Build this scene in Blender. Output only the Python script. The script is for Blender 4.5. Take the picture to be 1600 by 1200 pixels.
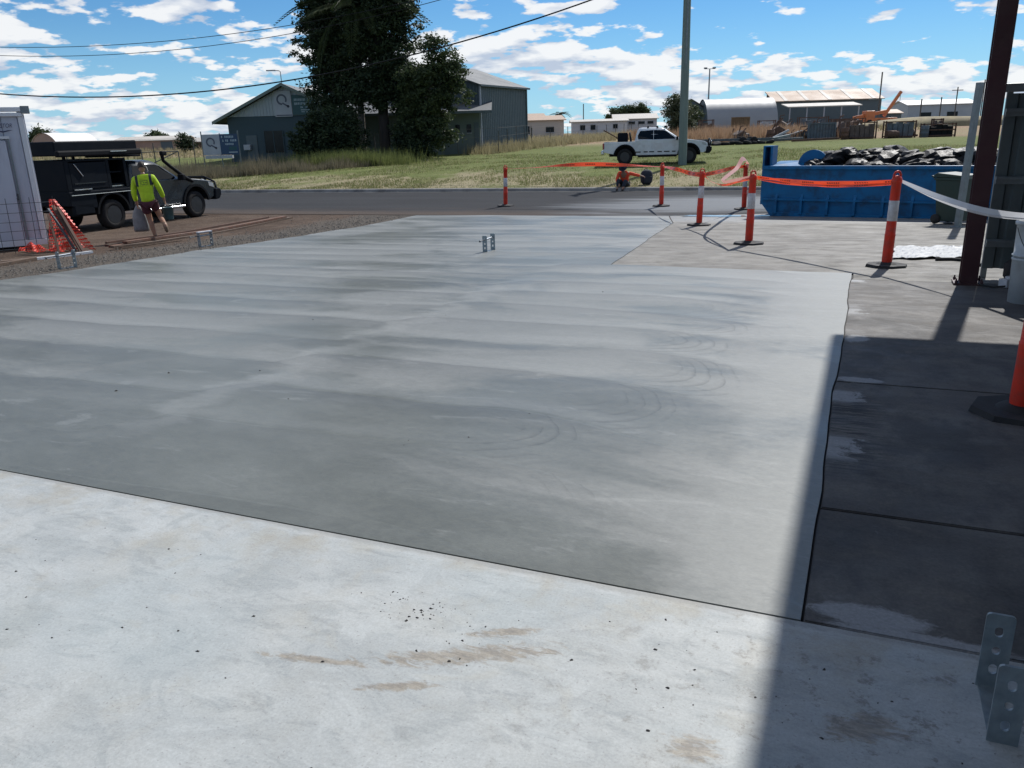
import bpy, bmesh, math, random
import numpy as np
from mathutils import Vector, Matrix

scene = bpy.context.scene
for o in list(bpy.data.objects):
    bpy.data.objects.remove(o)
C = scene.collection
R = math.radians
PI = math.pi

# ------------------------------------------------------------------ camera
cam_d = bpy.data.cameras.new('camera')
cam = bpy.data.objects.new('camera', cam_d)
C.objects.link(cam)
CAM_H = 1.48
cam.matrix_world = (Matrix.Translation((0, 0, CAM_H)) @ Matrix.Rotation(R(90) - math.atan(388 / 1240), 4, 'X')
                    @ Matrix.Rotation(R(-1.67), 4, 'Z'))
cam_d.sensor_width = 36.0
cam_d.lens = 36.0 * 1240 / 1600
cam_d.clip_start = 0.05
cam_d.clip_end = 6000
scene.camera = cam

# ------------------------------------------------------------------ sun, sky, exposure
SUN_AZ, SUN_EL = R(32), R(46)
sun_dir = Vector((math.cos(SUN_EL) * math.sin(SUN_AZ), math.cos(SUN_EL) * math.cos(SUN_AZ), math.sin(SUN_EL)))
sun_d = bpy.data.lights.new('sun', 'SUN')
sun_d.energy = 4.8
sun_d.angle = R(0.75)
sun_d.color = (1.0, 0.97, 0.925)
sun = bpy.data.objects.new('sun', sun_d)
C.objects.link(sun)
sun.rotation_euler = sun_dir.to_track_quat('Z', 'Y').to_euler()
sun.location = sun_dir * 60

scene.view_settings.view_transform = 'Standard'
scene.view_settings.look = 'None'
scene.view_settings.exposure = 0.06
scene.view_settings.gamma = 1.0
scene.view_settings.use_curve_mapping = False


scene.cycles.max_bounces = 5
scene.cycles.diffuse_bounces = 3
scene.cycles.glossy_bounces = 3
scene.cycles.transparent_max_bounces = 8


class NT:
    """small helper to write node trees as expressions"""
    def __init__(self, tree):
        self.t = tree
        self.n = tree.nodes
        self.l = tree.links

    def new(self, typ, **kw):
        nd = self.n.new(typ)
        for k, v in kw.items():
            setattr(nd, k, v)
        return nd

    def put(self, sock, v):
        if v is None:
            return
        if hasattr(v, 'is_output'):
            self.l.new(v, sock)
        elif isinstance(v, (tuple, list)):
            n = len(sock.default_value)
            v = tuple(v)
            sock.default_value = v if len(v) == n else v + (1.0,) * (n - len(v))
        else:
            sock.default_value = v

    def math(self, op, a, b=None, c=None, clamp=False):
        nd = self.new('ShaderNodeMath', operation=op, use_clamp=clamp)
        self.put(nd.inputs[0], a)
        self.put(nd.inputs[1], b)
        if c is not None:
            self.put(nd.inputs[2], c)
        return nd.outputs[0]

    def add(self, a, b): return self.math('ADD', a, b)
    def sub(self, a, b): return self.math('SUBTRACT', a, b)
    def mul(self, a, b): return self.math('MULTIPLY', a, b)

    def mix(self, f, a, b, blend='MIX'):
        nd = self.new('ShaderNodeMix', data_type='RGBA', blend_type=blend)
        nd.clamp_factor = True
        self.put(nd.inputs[0], f)
        self.put(nd.inputs[6], a)
        self.put(nd.inputs[7], b)
        return nd.outputs[2]

    def step(self, v, lo, hi, a=0.0, b=1.0):
        nd = self.new('ShaderNodeMapRange', interpolation_type='SMOOTHSTEP')
        self.put(nd.inputs[0], v)
        for i, x in enumerate((lo, hi, a, b)):
            nd.inputs[1 + i].default_value = x
        return nd.outputs[0]

    def noise(self, vec, scale=1.0, detail=4.0, rough=0.55, dist=0.0):
        nd = self.new('ShaderNodeTexNoise')
        self.put(nd.inputs['Vector'], vec)
        nd.inputs['Scale'].default_value = scale
        nd.inputs['Detail'].default_value = detail
        nd.inputs['Roughness'].default_value = rough
        nd.inputs['Distortion'].default_value = dist
        return nd.outputs[0]

    def map(self, vec, scale=(1, 1, 1), loc=(0, 0, 0), rot=(0, 0, 0)):
        nd = self.new('ShaderNodeMapping')
        self.put(nd.inputs[0], vec)
        nd.inputs[1].default_value = loc
        nd.inputs[2].default_value = rot
        nd.inputs[3].default_value = scale
        return nd.outputs[0]

    def xyz(self, vec):
        nd = self.new('ShaderNodeSeparateXYZ')
        self.put(nd.inputs[0], vec)
        return nd.outputs[0], nd.outputs[1], nd.outputs[2]

    def comb(self, x, y, z=0.0):
        nd = self.new('ShaderNodeCombineXYZ')
        self.put(nd.inputs[0], x)
        self.put(nd.inputs[1], y)
        self.put(nd.inputs[2], z)
        return nd.outputs[0]

    def coord(self, kind='Object'):
        return self.new('ShaderNodeTexCoord').outputs[kind]

    def pos(self):
        return self.new('ShaderNodeNewGeometry').outputs['Position']

    def bump(self, h, strength=0.3, dist=0.02, normal=None):
        nd = self.new('ShaderNodeBump')
        self.put(nd.inputs['Height'], h)
        nd.inputs['Strength'].default_value = strength
        nd.inputs['Distance'].default_value = dist
        if normal is not None:
            self.l.new(normal, nd.inputs['Normal'])
        return nd.outputs[0]


world = bpy.data.worlds.new('World')
scene.world = world
world.use_nodes = True
wt = NT(world.node_tree)
wt.n.clear()
w_out = wt.new('ShaderNodeOutputWorld')
w_bg = wt.new('ShaderNodeBackground')
wt.l.new(w_bg.outputs[0], w_out.inputs[0])
sky_n = wt.new('ShaderNodeTexSky', sky_type='NISHITA', sun_disc=False)
sky_n.sun_elevation = SUN_EL
sky_n.sun_rotation = SUN_AZ
sky_n.air_density = 1.0
sky_n.dust_density = 0.0
sky_n.ozone_density = 5.0
w_bg.inputs['Strength'].default_value = 0.068


def cloud_sky():
    d = wt.new('ShaderNodeTexCoord').outputs['Generated']
    x, y, z = wt.xyz(d)

    def density(dz, det):
        zz = wt.add(wt.math('MAXIMUM', wt.add(z, dz), 0.0), 0.24)
        p = wt.comb(wt.math('DIVIDE', x, zz), wt.math('DIVIDE', y, zz), wt.mul(z, 3.0))
        p = wt.map(p, loc=(1.7, 5.2, 0.0))
        big = wt.noise(p, 1.5, 0.0, 0.5)
        small = wt.noise(p, 6.6, det, 0.53)
        return wt.add(wt.mul(big, 0.32), wt.mul(small, 0.72))
    d0 = density(0.0, 5.0)
    d1 = density(0.016, 3.0)
    # cloud cover thickens towards the horizon where many clouds overlap
    cover = wt.step(z, 0.02, 0.20, 0.036, 0.006)
    dd = wt.add(d0, cover)
    mask = wt.step(dd, 0.535, 0.585)
    lit = wt.math('MULTIPLY_ADD', wt.sub(d0, d1), 6.0, 0.56, clamp=True)
    ccol = wt.mix(lit, (7.4, 8.4, 10.2), (13.4, 13.5, 13.6))
    base = wt.mix(1.0, sky_n.outputs[0], (0.66, 1.06, 1.34), 'MULTIPLY')
    # humid air low over the plain
    veil = wt.step(z, -0.03, 0.15, 0.60, 0.0)
    base = wt.mix(veil, base, (6.2, 10.4, 14.0))
    return wt.mix(wt.mul(mask, 0.93), base, ccol)


wt.l.new(cloud_sky(), w_bg.inputs['Color'])

# ------------------------------------------------------------------ site frame and terrain height
ANG = R(24)                       # the yard is laid out along an axis 24 degrees off the view axis
E1 = Vector((math.sin(ANG), math.cos(ANG)))
E2 = Vector((math.cos(ANG), -math.sin(ANG)))


def E(a, b):
    """yard coordinates (along e1, across e2) -> world x, y"""
    return (a * E1.x + b * E2.x, a * E1.y + b * E2.y)


def toE(x, y):
    return (x * E1.x + y * E1.y, x * E2.x + y * E2.y)


NX, NY = 0.342, 0.94              # normal of the road
KERB = 30.4
SS = [30.4, 30.6, 40, 60, 72, 100, 160, 300, 1500]
ZT = {-60: [-.63, -.52, -.25, .1, .4, .9, 1.3, 1.6, 2],
      -20: [-.63, -.52, -.25, .0, .25, .8, 1.3, 1.6, 2],
      0: [-.63, -.52, -.03, .25, .5, .9, 1.4, 1.7, 2],
      40: [-.63, -.52, .1, .38, .5, 1.0, 1.5, 1.7, 2],
      200: [-.63, -.52, .1, .38, .5, 1.0, 1.5, 1.7, 2]}
XS = sorted(ZT)


def gz(x, y):
    s = NX * x + NY * y
    if s <= KERB:
        return min(max(-.031 * y, -.63), .2)
    return float(np.interp(x, XS, [np.interp(s, SS, ZT[k]) for k in XS]))


def road_xy(s, t):
    """s across the road from the yard, t along it to the right"""
    return (s * NX + t * NY, s * NY - t * NX)


# ------------------------------------------------------------------ mesh helpers
class MB:
    def __init__(self):
        self.v = []
        self.f = []
        self.sm = []

    def add(self, vs, fs, smooth=False):
        b = len(self.v)
        self.v += [tuple(p) for p in vs]
        self.f += [tuple(i + b for i in f) for f in fs]
        self.sm += [smooth] * len(fs)
        return self

    def box(self, c, s, rz=0.0, M=None):
        hx, hy, hz = s[0] / 2, s[1] / 2, s[2] / 2
        vs = [Vector((x, y, z)) for z in (-hz, hz) for y in (-hy, hy) for x in (-hx, hx)]
        m = Matrix.Rotation(rz, 3, 'Z') if M is None else M
        vs = [m @ p + Vector(c) for p in vs]
        return self.add(vs, [(0, 2, 3, 1), (4, 5, 7, 6), (0, 1, 5, 4), (2, 6, 7, 3), (0, 4, 6, 2), (1, 3, 7, 5)])

    def bar(self, a, b, w, h, up=(0, 0, 1)):
        a, b = Vector(a), Vector(b)
        d = b - a
        L = d.length
        d.normalize()
        u = Vector(up)
        sd = d.cross(u)
        if sd.length < 1e-4:
            sd = d.cross(Vector((1, 0, 0)))
        sd.normalize()
        u = sd.cross(d)
        M = Matrix((d, sd, u)).transposed()
        return self.box((a + b) / 2, (L, w, h), M=M)

    def tube(self, pts, r, n=8, caps=True, smooth=True):
        pts = [Vector(p) for p in pts]
        rs = r if isinstance(r, (list, tuple)) else [r] * len(pts)
        ring = []
        prev = None
        vs = []
        for i, p in enumerate(pts):
            t = (pts[min(i + 1, len(pts) - 1)] - pts[max(i - 1, 0)]).normalized()
            if prev is None:
                a = t.cross(Vector((0, 0, 1)))
                if a.length < 1e-3:
                    a = t.cross(Vector((1, 0, 0)))
            else:
                a = prev - t * prev.dot(t)
            a.normalize()
            prev = a
            b = t.cross(a)
            for k in range(n):
                an = 2 * PI * k / n
                vs.append(p + (a * math.cos(an) + b * math.sin(an)) * rs[i])
        fs = []
        for i in range(len(pts) - 1):
            for k in range(n):
                k2 = (k + 1) % n
                fs.append((i * n + k, i * n + k2, (i + 1) * n + k2, (i + 1) * n + k))
        self.add(vs, fs, smooth)
        if caps:
            m = len(pts) - 1
            self.add(vs[:n], [tuple(range(n - 1, -1, -1))])
            self.add(vs[m * n:], [tuple(range(n))])
        return self

    def lathe(self, prof, n=16, o=(0, 0, 0), M=None, smooth=True):
        m = M or Matrix.Identity(3)
        o = Vector(o)
        vs = []
        for (r, z) in prof:
            for k in range(n):
                a = 2 * PI * k / n
                vs.append(m @ Vector((r * math.cos(a), r * math.sin(a), z)) + o)
        fs = []
        for i in range(len(prof) - 1):
            for k in range(n):
                k2 = (k + 1) % n
                fs.append((i * n + k, i * n + k2, (i + 1) * n + k2, (i + 1) * n + k))
        self.add(vs, fs, smooth)
        if prof[0][0] > 1e-4:
            self.add(vs[:n], [tuple(range(n - 1, -1, -1))])
        if prof[-1][0] > 1e-4:
            self.add(vs[-n:], [tuple(range(n))])
        return self

    def prism(self, poly, f0, f1):
        """poly: list of 2D points, f0/f1 map a point to the two 3D ends"""
        n = len(poly)
        vs = [f0(p) for p in poly] + [f1(p) for p in poly]
        fs = [tuple(range(n - 1, -1, -1)), tuple(range(n, 2 * n))]
        fs += [(i, (i + 1) % n, n + (i + 1) % n, n + i) for i in range(n)]
        return self.add(vs, fs)

    def quad(self, a, b, c, d):
        return self.add([a, b, c, d], [(0, 1, 2, 3)])

    def mesh(self, name):
        me = bpy.data.meshes.new(name)
        me.from_pydata(self.v, [], self.f)
        me.polygons.foreach_set('use_smooth', self.sm)
        me.update()
        return me

    def build(self, name, mat, parent=None, bevel=0.0, seg=2, fix=True):
        me = self.mesh(name)
        if fix or bevel:
            bm = bmesh.new()
            bm.from_mesh(me)
            bmesh.ops.recalc_face_normals(bm, faces=bm.faces)
            if bevel:
                es = [e for e in bm.edges if len(e.link_faces) == 2 and e.calc_face_angle(0) > R(28)]
                bmesh.ops.bevel(bm, geom=es, offset=bevel, segments=seg, affect='EDGES', profile=0.5, clamp_overlap=True)
            bm.to_mesh(me)
            bm.free()
        return link(name, me, mat, parent)


def link(name, me, mat, parent=None):
    o = bpy.data.objects.new(name, me)
    C.objects.link(o)
    if mat is not None:
        me.materials.clear()
        me.materials.append(mat)
    if parent is not None:
        o.parent = parent
    return o


def thing(name, label, cat, loc=(0, 0, 0), rz=0.0, group=None):
    o = bpy.data.objects.new(name, None)
    C.objects.link(o)
    o.empty_display_size = 0.2
    o.location = loc
    o.rotation_euler = (0, 0, rz)
    return tag(o, label, cat, group)


def tag(o, label, cat, group=None):
    o['label'] = label
    o['category'] = cat
    if group:
        o['group'] = group
    return o


def kind(o, k, label=None):
    o['kind'] = k
    if label:
        o['label'] = label
    return o


def dup(root, loc, rz=None, label=None, scale=None):
    r = root.copy()
    C.objects.link(r)
    r.location = loc
    if rz is not None:
        r.rotation_euler = (0, 0, rz)
    if scale is not None:
        r.scale = scale
    if label:
        r['label'] = label
    for ch in list(root.children):
        c = ch.copy()
        C.objects.link(c)
        c.parent = r
        for g in list(ch.children):
            d = g.copy()
            C.objects.link(d)
            d.parent = c
    return r


def np_mesh(name, verts, nper):
    """mesh of many separate polygons with nper corners each, from an (N*nper, 3) array"""
    verts = np.asarray(verts, dtype=np.float32).reshape(-1, 3)
    nv = len(verts)
    nf = nv // nper
    me = bpy.data.meshes.new(name)
    me.vertices.add(nv)
    me.vertices.foreach_set('co', verts.ravel())
    me.loops.add(nv)
    me.loops.foreach_set('vertex_index', np.arange(nv, dtype=np.int32))
    me.polygons.add(nf)
    me.polygons.foreach_set('loop_start', np.arange(0, nv, nper, dtype=np.int32))
    me.polygons.foreach_set('loop_total', np.full(nf, nper, dtype=np.int32))
    me.update(calc_edges=True)
    me.validate()
    return me


# ------------------------------------------------------------------ materials
MATS = {}


def mat(name):
    m = bpy.data.materials.new(name)
    m.use_nodes = True
    t = NT(m.node_tree)
    b = t.n['Principled BSDF']
    MATS[name] = m
    return m, t, b


def pm(name, col, rough=0.6, metal=0.0, var=0.12, scale=3.0, bump=0.0, bscale=None, dirt=None, dirt_amt=0.4, dscale=1.2,
       spec=0.5, stretch=(1, 1, 1), coat=0.0):
    """paint, plastic, metal, timber ...: base colour with uneven tone, optional grime and relief"""
    m, t, b = mat(name)
    v = t.map(t.coord('Object'), scale=stretch)
    n1 = t.noise(v, scale, 5.0, 0.6)
    k = t.step(n1, 0.25, 0.75, 1.0 - var, 1.0 + var)
    colr = t.mix(1.0, tuple(col), t.comb(k, k, k), 'MULTIPLY')
    if dirt is not None:
        n2 = t.noise(v, dscale, 6.0, 0.65)
        f = t.mul(t.step(n2, 0.45, 0.68), dirt_amt)
        colr = t.mix(f, colr, tuple(dirt))
    t.put(b.inputs['Base Color'], colr)
    r = t.step(n1, 0.3, 0.7, max(rough - 0.07, 0.03), min(rough + 0.07, 1.0))
    t.put(b.inputs['Roughness'], r)
    b.inputs['Metallic'].default_value = metal
    b.inputs['Specular IOR Level'].default_value = spec
    if coat:
        b.inputs['Coat Weight'].default_value = coat
        b.inputs['Coat Roughness'].default_value = 0.08
    if bump:
        nb = t.noise(v, bscale or scale * 6, 5.0, 0.6)
        t.put(b.inputs['Normal'], t.bump(nb, bump, 0.01))
    return m

# ------------------------------------------------------------------ ground materials
def m_new_concrete():
    m, t, b = mat('fresh_concrete')
    P = t.coord('Object')
    x, y, z = t.xyz(P)                         # x across the yard (e2), y along it (e1)
    w = t.noise(t.map(P, scale=(.30, .9, 1)), 1.0, 2.0, 0.5)
    w2 = t.noise(t.map(P, scale=(.18, 1.4, 1)), 2.1, 4.0, 0.6)
    wf = t.noise(t.map(P, scale=(.5, 1.0, 1)), 3.0, 3.0, 0.55)
    left = t.step(t.add(x, t.mul(t.sub(wf, .5), .5)), -4.25, -3.95, 1.0, 0.0)   # second pass of the float left of the seam
    # the float was swept across the yard and swung round towards the near side at the right
    swing = t.math('MAXIMUM', t.add(x, 2.1), 0.0)
    yy = t.add(y, t.mul(t.mul(swing, swing), .22))
    ph = t.add(t.math('DIVIDE', yy, 0.86), t.mul(t.sub(w, 0.5), .62))
    ph = t.add(ph, t.add(t.mul(left, 0.42), t.mul(t.sub(wf, .5), .10)))
    saw = t.math('FRACT', ph)
    ridge = t.mul(t.math('POWER', saw, 2.6), t.step(saw, 0.965, 1.0, 1.0, 0.0))
    amp = t.mul(t.step(w2, 0.34, 0.60, 0.45, 1.0), t.step(y, 3.0, 4.6, 0.15, 1.0))
    amp = t.mul(amp, t.step(x, -1.0, -0.5, 1.0, 0.05))
    band = t.mul(ridge, amp)
    lite = t.mul(t.mul(t.step(saw, .0, .06), t.step(saw, .10, .42, 1.0, 0.0)), amp)
    # each sweep ends in nested trowel arcs
    row = t.math('FLOOR', ph)
    wn = t.new('ShaderNodeTexWhiteNoise', noise_dimensions='1D')
    t.put(wn.inputs['W'], row)
    rv = wn.outputs['Value']
    cx = t.add(t.mul(rv, .75), -2.15)
    v = t.mul(t.sub(saw, .55), 1.15)
    dx = t.sub(x, cx)
    rr = t.math('SQRT', t.add(t.mul(dx, dx), t.mul(v, v)))
    rr = t.add(rr, t.mul(t.sub(wf, .5), .10))
    rg = t.math('FRACT', t.mul(rr, 8.6))
    arcs = t.mul(t.step(rg, .55, .93), t.step(rg, .95, 1.0, 1.0, 0.0))
    arcs = t.mul(arcs, t.mul(t.step(rr, .18, .40), t.step(rr, .72, 1.0, 1.0, 0.0)))
    arcs = t.mul(arcs, t.step(dx, .02, .35))
    brk = t.step(t.noise(P, 3.4, 3.0, .6), .40, .56)
    arcs = t.mul(t.mul(arcs, brk), t.mul(t.step(y, 2.9, 3.5), t.step(y, 7.2, 9.2, 1.0, 0.0)))
    # how wet the cream still is: damp towards the near side, drying at the far right
    damp = t.noise(t.map(P, scale=(.45, .9, 1), loc=(3, 1, 0)), .9, 7.0, .62, .5)
    damp = t.add(damp, t.step(y, 2.6, 6.0, .19, 0.0))
    damp = t.add(damp, t.step(x, -1.2, -.3, .02, -.08))
    dampf = t.step(damp, .44, .66)
    edge = t.step(t.add(x, t.mul(t.sub(wf, .5), .25)), -.56, -.46)
    dry = t.mix(t.step(w2, .3, .7), (0.162, 0.171, 0.163), (0.194, 0.203, 0.195))
    wet = t.mix(t.step(wf, .35, .65), (0.105, 0.112, 0.098), (0.131, 0.139, 0.124))
    col = t.mix(dampf, dry, wet)
    col = t.mix(t.mul(lite, .38), col, (0.242, 0.252, 0.244))
    col = t.mix(t.mul(band, .66), col, (0.089, 0.096, 0.095))
    col = t.mix(t.mul(arcs, .48), col, (0.071, 0.075, 0.070))
    col = t.mix(t.mul(edge, .55), col, (0.188, 0.198, 0.187))
    # pale smeared seam between the passes, scattered pale smears
    sx = t.math('ABSOLUTE', t.add(t.add(x, 4.0), t.mul(t.sub(wf, .5), 1.1)))
    seam = t.mul(t.step(sx, .04, .22, 1.0, 0.0), t.mul(t.step(y, 2.8, 3.6), t.step(y, 8.5, 10.5, 1.0, 0.0)))
    col = t.mix(t.mul(seam, .30), col, (0.258, 0.266, 0.255))
    sm = t.noise(t.map(P, scale=(.8, 2.6, 1), rot=(0, 0, .35)), 1.7, 7.0, .70, .8)
    col = t.mix(t.mul(t.step(sm, .58, .66), .32), col, (0.253, 0.262, 0.251))
    pock = t.noise(t.map(P, scale=(1, 1.6, 1)), 16.0, 6.0, .75, .4)
    kp = t.step(pock, .30, .70, .90, 1.10)
    col = t.mix(1.0, col, t.comb(kp, kp, kp), 'MULTIPLY')
    fine = t.noise(t.map(P, scale=(1, 2.5, 1)), 60.0, 3.0, .7)
    kf = t.step(fine, .25, .75, .92, 1.08)
    col = t.mix(1.0, col, t.comb(kf, kf, kf), 'MULTIPLY')
    t.put(b.inputs['Base Color'], col)
    t.put(b.inputs['Roughness'], t.add(t.mul(pock, .14), t.step(dampf, 0.0, 1.0, .42, .28)))
    b.inputs['Specular IOR Level'].default_value = 0.42
    h = t.add(t.mul(ridge, .5), t.add(t.mul(arcs, -.22), t.mul(w2, .6)))
    n1 = t.bump(h, .28, .012)
    n2 = t.bump(t.add(t.mul(fine, .5), t.mul(pock, .6)), .22, .005, n1)
    t.put(b.inputs['Normal'], n2)
    return m


def m_white_concrete():
    m, t, b = mat('cured_white_concrete')
    P = t.coord('Object')
    x, y, z = t.xyz(P)
    n = t.noise(t.map(P, scale=(1, 1.6, 1), rot=(0, 0, .5)), 1.6, 8.0, .62, .6)
    n2 = t.noise(t.map(P, scale=(1, 3.0, 1), rot=(0, 0, .8)), 4.2, 8.0, .68, .5)
    col = t.mix(t.step(n, .3, .7), (0.332, 0.354, 0.356), (0.414, 0.431, 0.425))
    col = t.mix(t.mul(t.step(n2, .50, .70), .75), col, (0.266, 0.291, 0.298))
    n3 = t.noise(t.map(P, scale=(1, 2.2, 1), rot=(0, 0, .6)), 9.0, 7.0, .7, .4)
    col = t.mix(t.mul(t.step(n3, .52, .70), .45), col, (0.274, 0.291, 0.291))
    n4 = t.noise(t.map(P, scale=(1, 1.3, 1), rot=(0, 0, -.3)), 3.0, 9.0, .72, 1.1)
    col = t.mix(t.mul(t.step(n4, .53, .60), .5), col, (0.428, 0.452, 0.451))
    col = t.mix(t.mul(t.step(n4, .40, .47, 1.0, 0.0), .5), col, (0.283, 0.306, 0.308))
    cool = t.noise(P, 1.1, 4.0, .5)
    col = t.mix(t.mul(t.step(cool, .45, .7), .35), col, (0.325, 0.378, 0.392))
    # straight trowel scuffs
    sc = t.noise(t.map(P, scale=(.5, 9.0, 1), rot=(0, 0, 1.0)), 2.2, 5.0, .6)
    col = t.mix(t.mul(t.step(sc, .62, .72), .38), col, (0.286, 0.303, 0.307))
    # long curved scratches of the trowel
    rx_, ry_ = t.add(x, 3.6), t.add(y, 1.2)
    rr_ = t.add(t.math('SQRT', t.add(t.mul(rx_, rx_), t.mul(ry_, ry_))), t.mul(t.sub(n, .5), .35))
    ln_ = t.step(t.math('ABSOLUTE', t.sub(t.math('FRACT', t.mul(rr_, 3.1)), .5)), .0, .05, 1.0, 0.0)
    ln_ = t.mul(ln_, t.step(n2, .50, .60))
    col = t.mix(t.mul(ln_, .45), col, (0.257, 0.270, 0.270))
    warm = t.noise(t.map(P, scale=(1, 1.4, 1)), 2.6, 6.0, .66, .5)
    col = t.mix(t.mul(t.step(warm, .54, .68), .32), col, (0.343, 0.322, 0.262))
    # yellowish clay film near the joint and muddy smears
    ed = t.step(t.add(y, t.mul(t.sub(n, .5), .7)), 1.95, 2.4)
    film = t.mul(t.step(t.noise(P, 3.3, 6.0, .65), .46, .66), t.add(t.mul(ed, .55), .12))
    col = t.mix(film, col, (0.312, 0.290, 0.236))
    mud = None
    mn = t.noise(t.map(P, scale=(1, 2.4, 1), rot=(0, 0, -.45)), 13.0, 7.0, .74, .7)
    for (cx, cy, rx, ry, a) in ((-1.02, 1.86, .30, .05, .48), (-1.12, 1.66, .13, .022, .45), (-.95, 2.02, .12, .028, .5),
                                (-1.42, 1.68, .22, .02, .2), (.12, 1.95, .12, .06, .3), (-.28, 1.72, .07, .06, .2)):
        c, s = math.cos(a), math.sin(a)
        dx, dy = t.sub(x, cx), t.sub(y, cy)
        u = t.math('DIVIDE', t.add(t.mul(dx, c), t.mul(dy, s)), rx)
        v = t.math('DIVIDE', t.sub(t.mul(dy, c), t.mul(dx, s)), ry)
        rr = t.math('SQRT', t.add(t.mul(u, u), t.mul(v, v)))
        wob = t.mul(t.sub(mn, .5), 3.6)
        q = t.step(t.add(rr, wob), .45, 1.15, 1.0, 0.0)
        mud = q if mud is None else t.math('MAXIMUM', mud, q)
    mc = t.noise(t.map(P, scale=(1, 3, 1), rot=(0, 0, -.45)), 16.0, 6.0, .7, .5)
    mudc = t.mix(t.step(mc, .35, .6), (0.129, 0.100, 0.072), (0.292, 0.261, 0.210))
    mud = t.mul(mud, t.step(mc, .22, .5, .35, 1.0))
    col = t.mix(t.mul(mud, .0), col, (0.199, 0.169, 0.127))
    col = t.mix(t.mul(mud, .80), col, mudc)
    # patchy dirt where boots have been, towards the shed
    foot = t.mul(t.step(t.noise(P, 13.0, 6.0, .75), .55, .66), t.step(x, -1.2, .2, .12, 1.0))
    col = t.mix(t.mul(foot, .70), col, (0.166, 0.158, 0.138))
    # grey slurry film along the fresh pour
    lip = t.step(t.add(y, t.mul(t.sub(n2, .5), .10)), 2.385, 2.415)
    col = t.mix(t.mul(lip, .6), col, (0.266, 0.266, 0.255))
    grain = t.noise(P, 120.0, 3.0, .7)
    kg = t.step(grain, .25, .75, .90, 1.10)
    col = t.mix(1.0, col, t.comb(kg, kg, kg), 'MULTIPLY')
    ridge_ = t.mul(t.step(t.add(y, t.mul(t.sub(n3, .5), .09)), 2.372, 2.385), t.step(t.add(y, t.mul(t.sub(n3, .5), .09)), 2.395, 2.41, 1.0, 0.0))
    col = t.mix(t.mul(t.mul(ridge_, t.step(n2, .42, .62)), .35), col, (.54, .55, .55))
    speck = t.noise(P, 90.0, 2.0, .5)
    col = t.mix(t.mul(t.step(speck, .66, .72), .5), col, (.2, .19, .18))
    t.put(b.inputs['Base Color'], col)
    t.put(b.inputs['Roughness'], t.step(n2, .3, .7, .5, .68))
    b.inputs['Specular IOR Level'].default_value = 0.35
    h = t.add(t.mul(n2, .7), t.mul(t.noise(P, 45., 5., .65), .3))
    t.put(b.inputs['Normal'], t.bump(h, .28, .008))
    return m


def m_old_concrete():
    m, t, b = mat('stained_old_concrete')
    P = t.coord('Object')
    x, y, z = t.xyz(P)
    n = t.noise(t.map(P, scale=(.7, 1.3, 1)), 1.3, 7.0, .65, .5)
    n2 = t.noise(t.map(P, scale=(.8, 1.3, 1)), 3.2, 7.0, .72, .6)
    col = t.mix(t.step(n, .3, .7), (.078, .073, .069), (.146, .138, .128))
    col = t.mix(t.mul(t.step(n2, .5, .7), .5), col, (.175, .16, .142))
    # oily tyre marks and stains, heavier towards the near end
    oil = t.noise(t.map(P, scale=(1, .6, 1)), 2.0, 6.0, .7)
    near_end = t.step(y, 6.6, 9.0, 1.0, 0.0)
    col = t.mix(t.mul(t.step(oil, .42, .62), t.add(.35, t.mul(near_end, .35))), col, (.050, .049, .050))
    # dark drag marks beside the pour
    dg = t.noise(t.map(P, scale=(1.2, 9.0, 1)), 4.0, 6.0, .7, .4)
    dgm = t.mul(t.step(x, .05, .30, 1.0, 0.0), t.mul(t.step(y, 3.6, 4.2), t.step(y, 5.0, 5.4, 1.0, 0.0)))
    col = t.mix(t.mul(t.mul(t.step(dg, .42, .58), dgm), .85), col, (.022, .022, .024))
    # slurry splashed over the edge of the fresh pour
    ws = t.mul(t.sub(t.noise(t.map(P, scale=(1, 1.5, 1)), 8.0, 7.0, .75, .8), .5), .75)
    sp = t.step(t.add(x, ws), .02, .10, 1.0, 0.0)
    lon = t.step(t.noise(t.map(P, scale=(0, 1, 0)), 1.5, 3.0, .5), .47, .58)
    sp = t.mul(t.mul(sp, lon), t.step(t.noise(P, .9, 2.0, .5), .50, .56))
    for (cx, cy, rx, ry) in ((.06, 5.62, .17, .07), (.14, 2.54, .20, .075), (.3, 2.46, .3, .04), (.03, 6.95, .10, .16)):
        u = t.math('DIVIDE', t.sub(x, cx), rx)
        v = t.math('DIVIDE', t.sub(y, cy), ry)
        rr = t.math('SQRT', t.add(t.mul(u, u), t.mul(v, v)))
        q = t.step(t.add(rr, t.mul(ws, 2.2)), .7, 1.1, 1.0, 0.0)
        sp = t.math('MAXIMUM', sp, q)
    col = t.mix(t.mul(sp, .62), col, (.38, .39, .40))
    fine = t.noise(P, 70.0, 4.0, .7)
    kf = t.step(fine, .25, .75, .85, 1.15)
    col = t.mix(1.0, col, t.comb(kf, kf, kf), 'MULTIPLY')
    t.put(b.inputs['Base Color'], col)
    t.put(b.inputs['Roughness'], t.step(n2, .3, .7, .62, .85))
    b.inputs['Specular IOR Level'].default_value = 0.3
    t.put(b.inputs['Normal'], t.bump(t.add(t.mul(fine, .5), n2), .35, .006))
    return m


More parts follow.
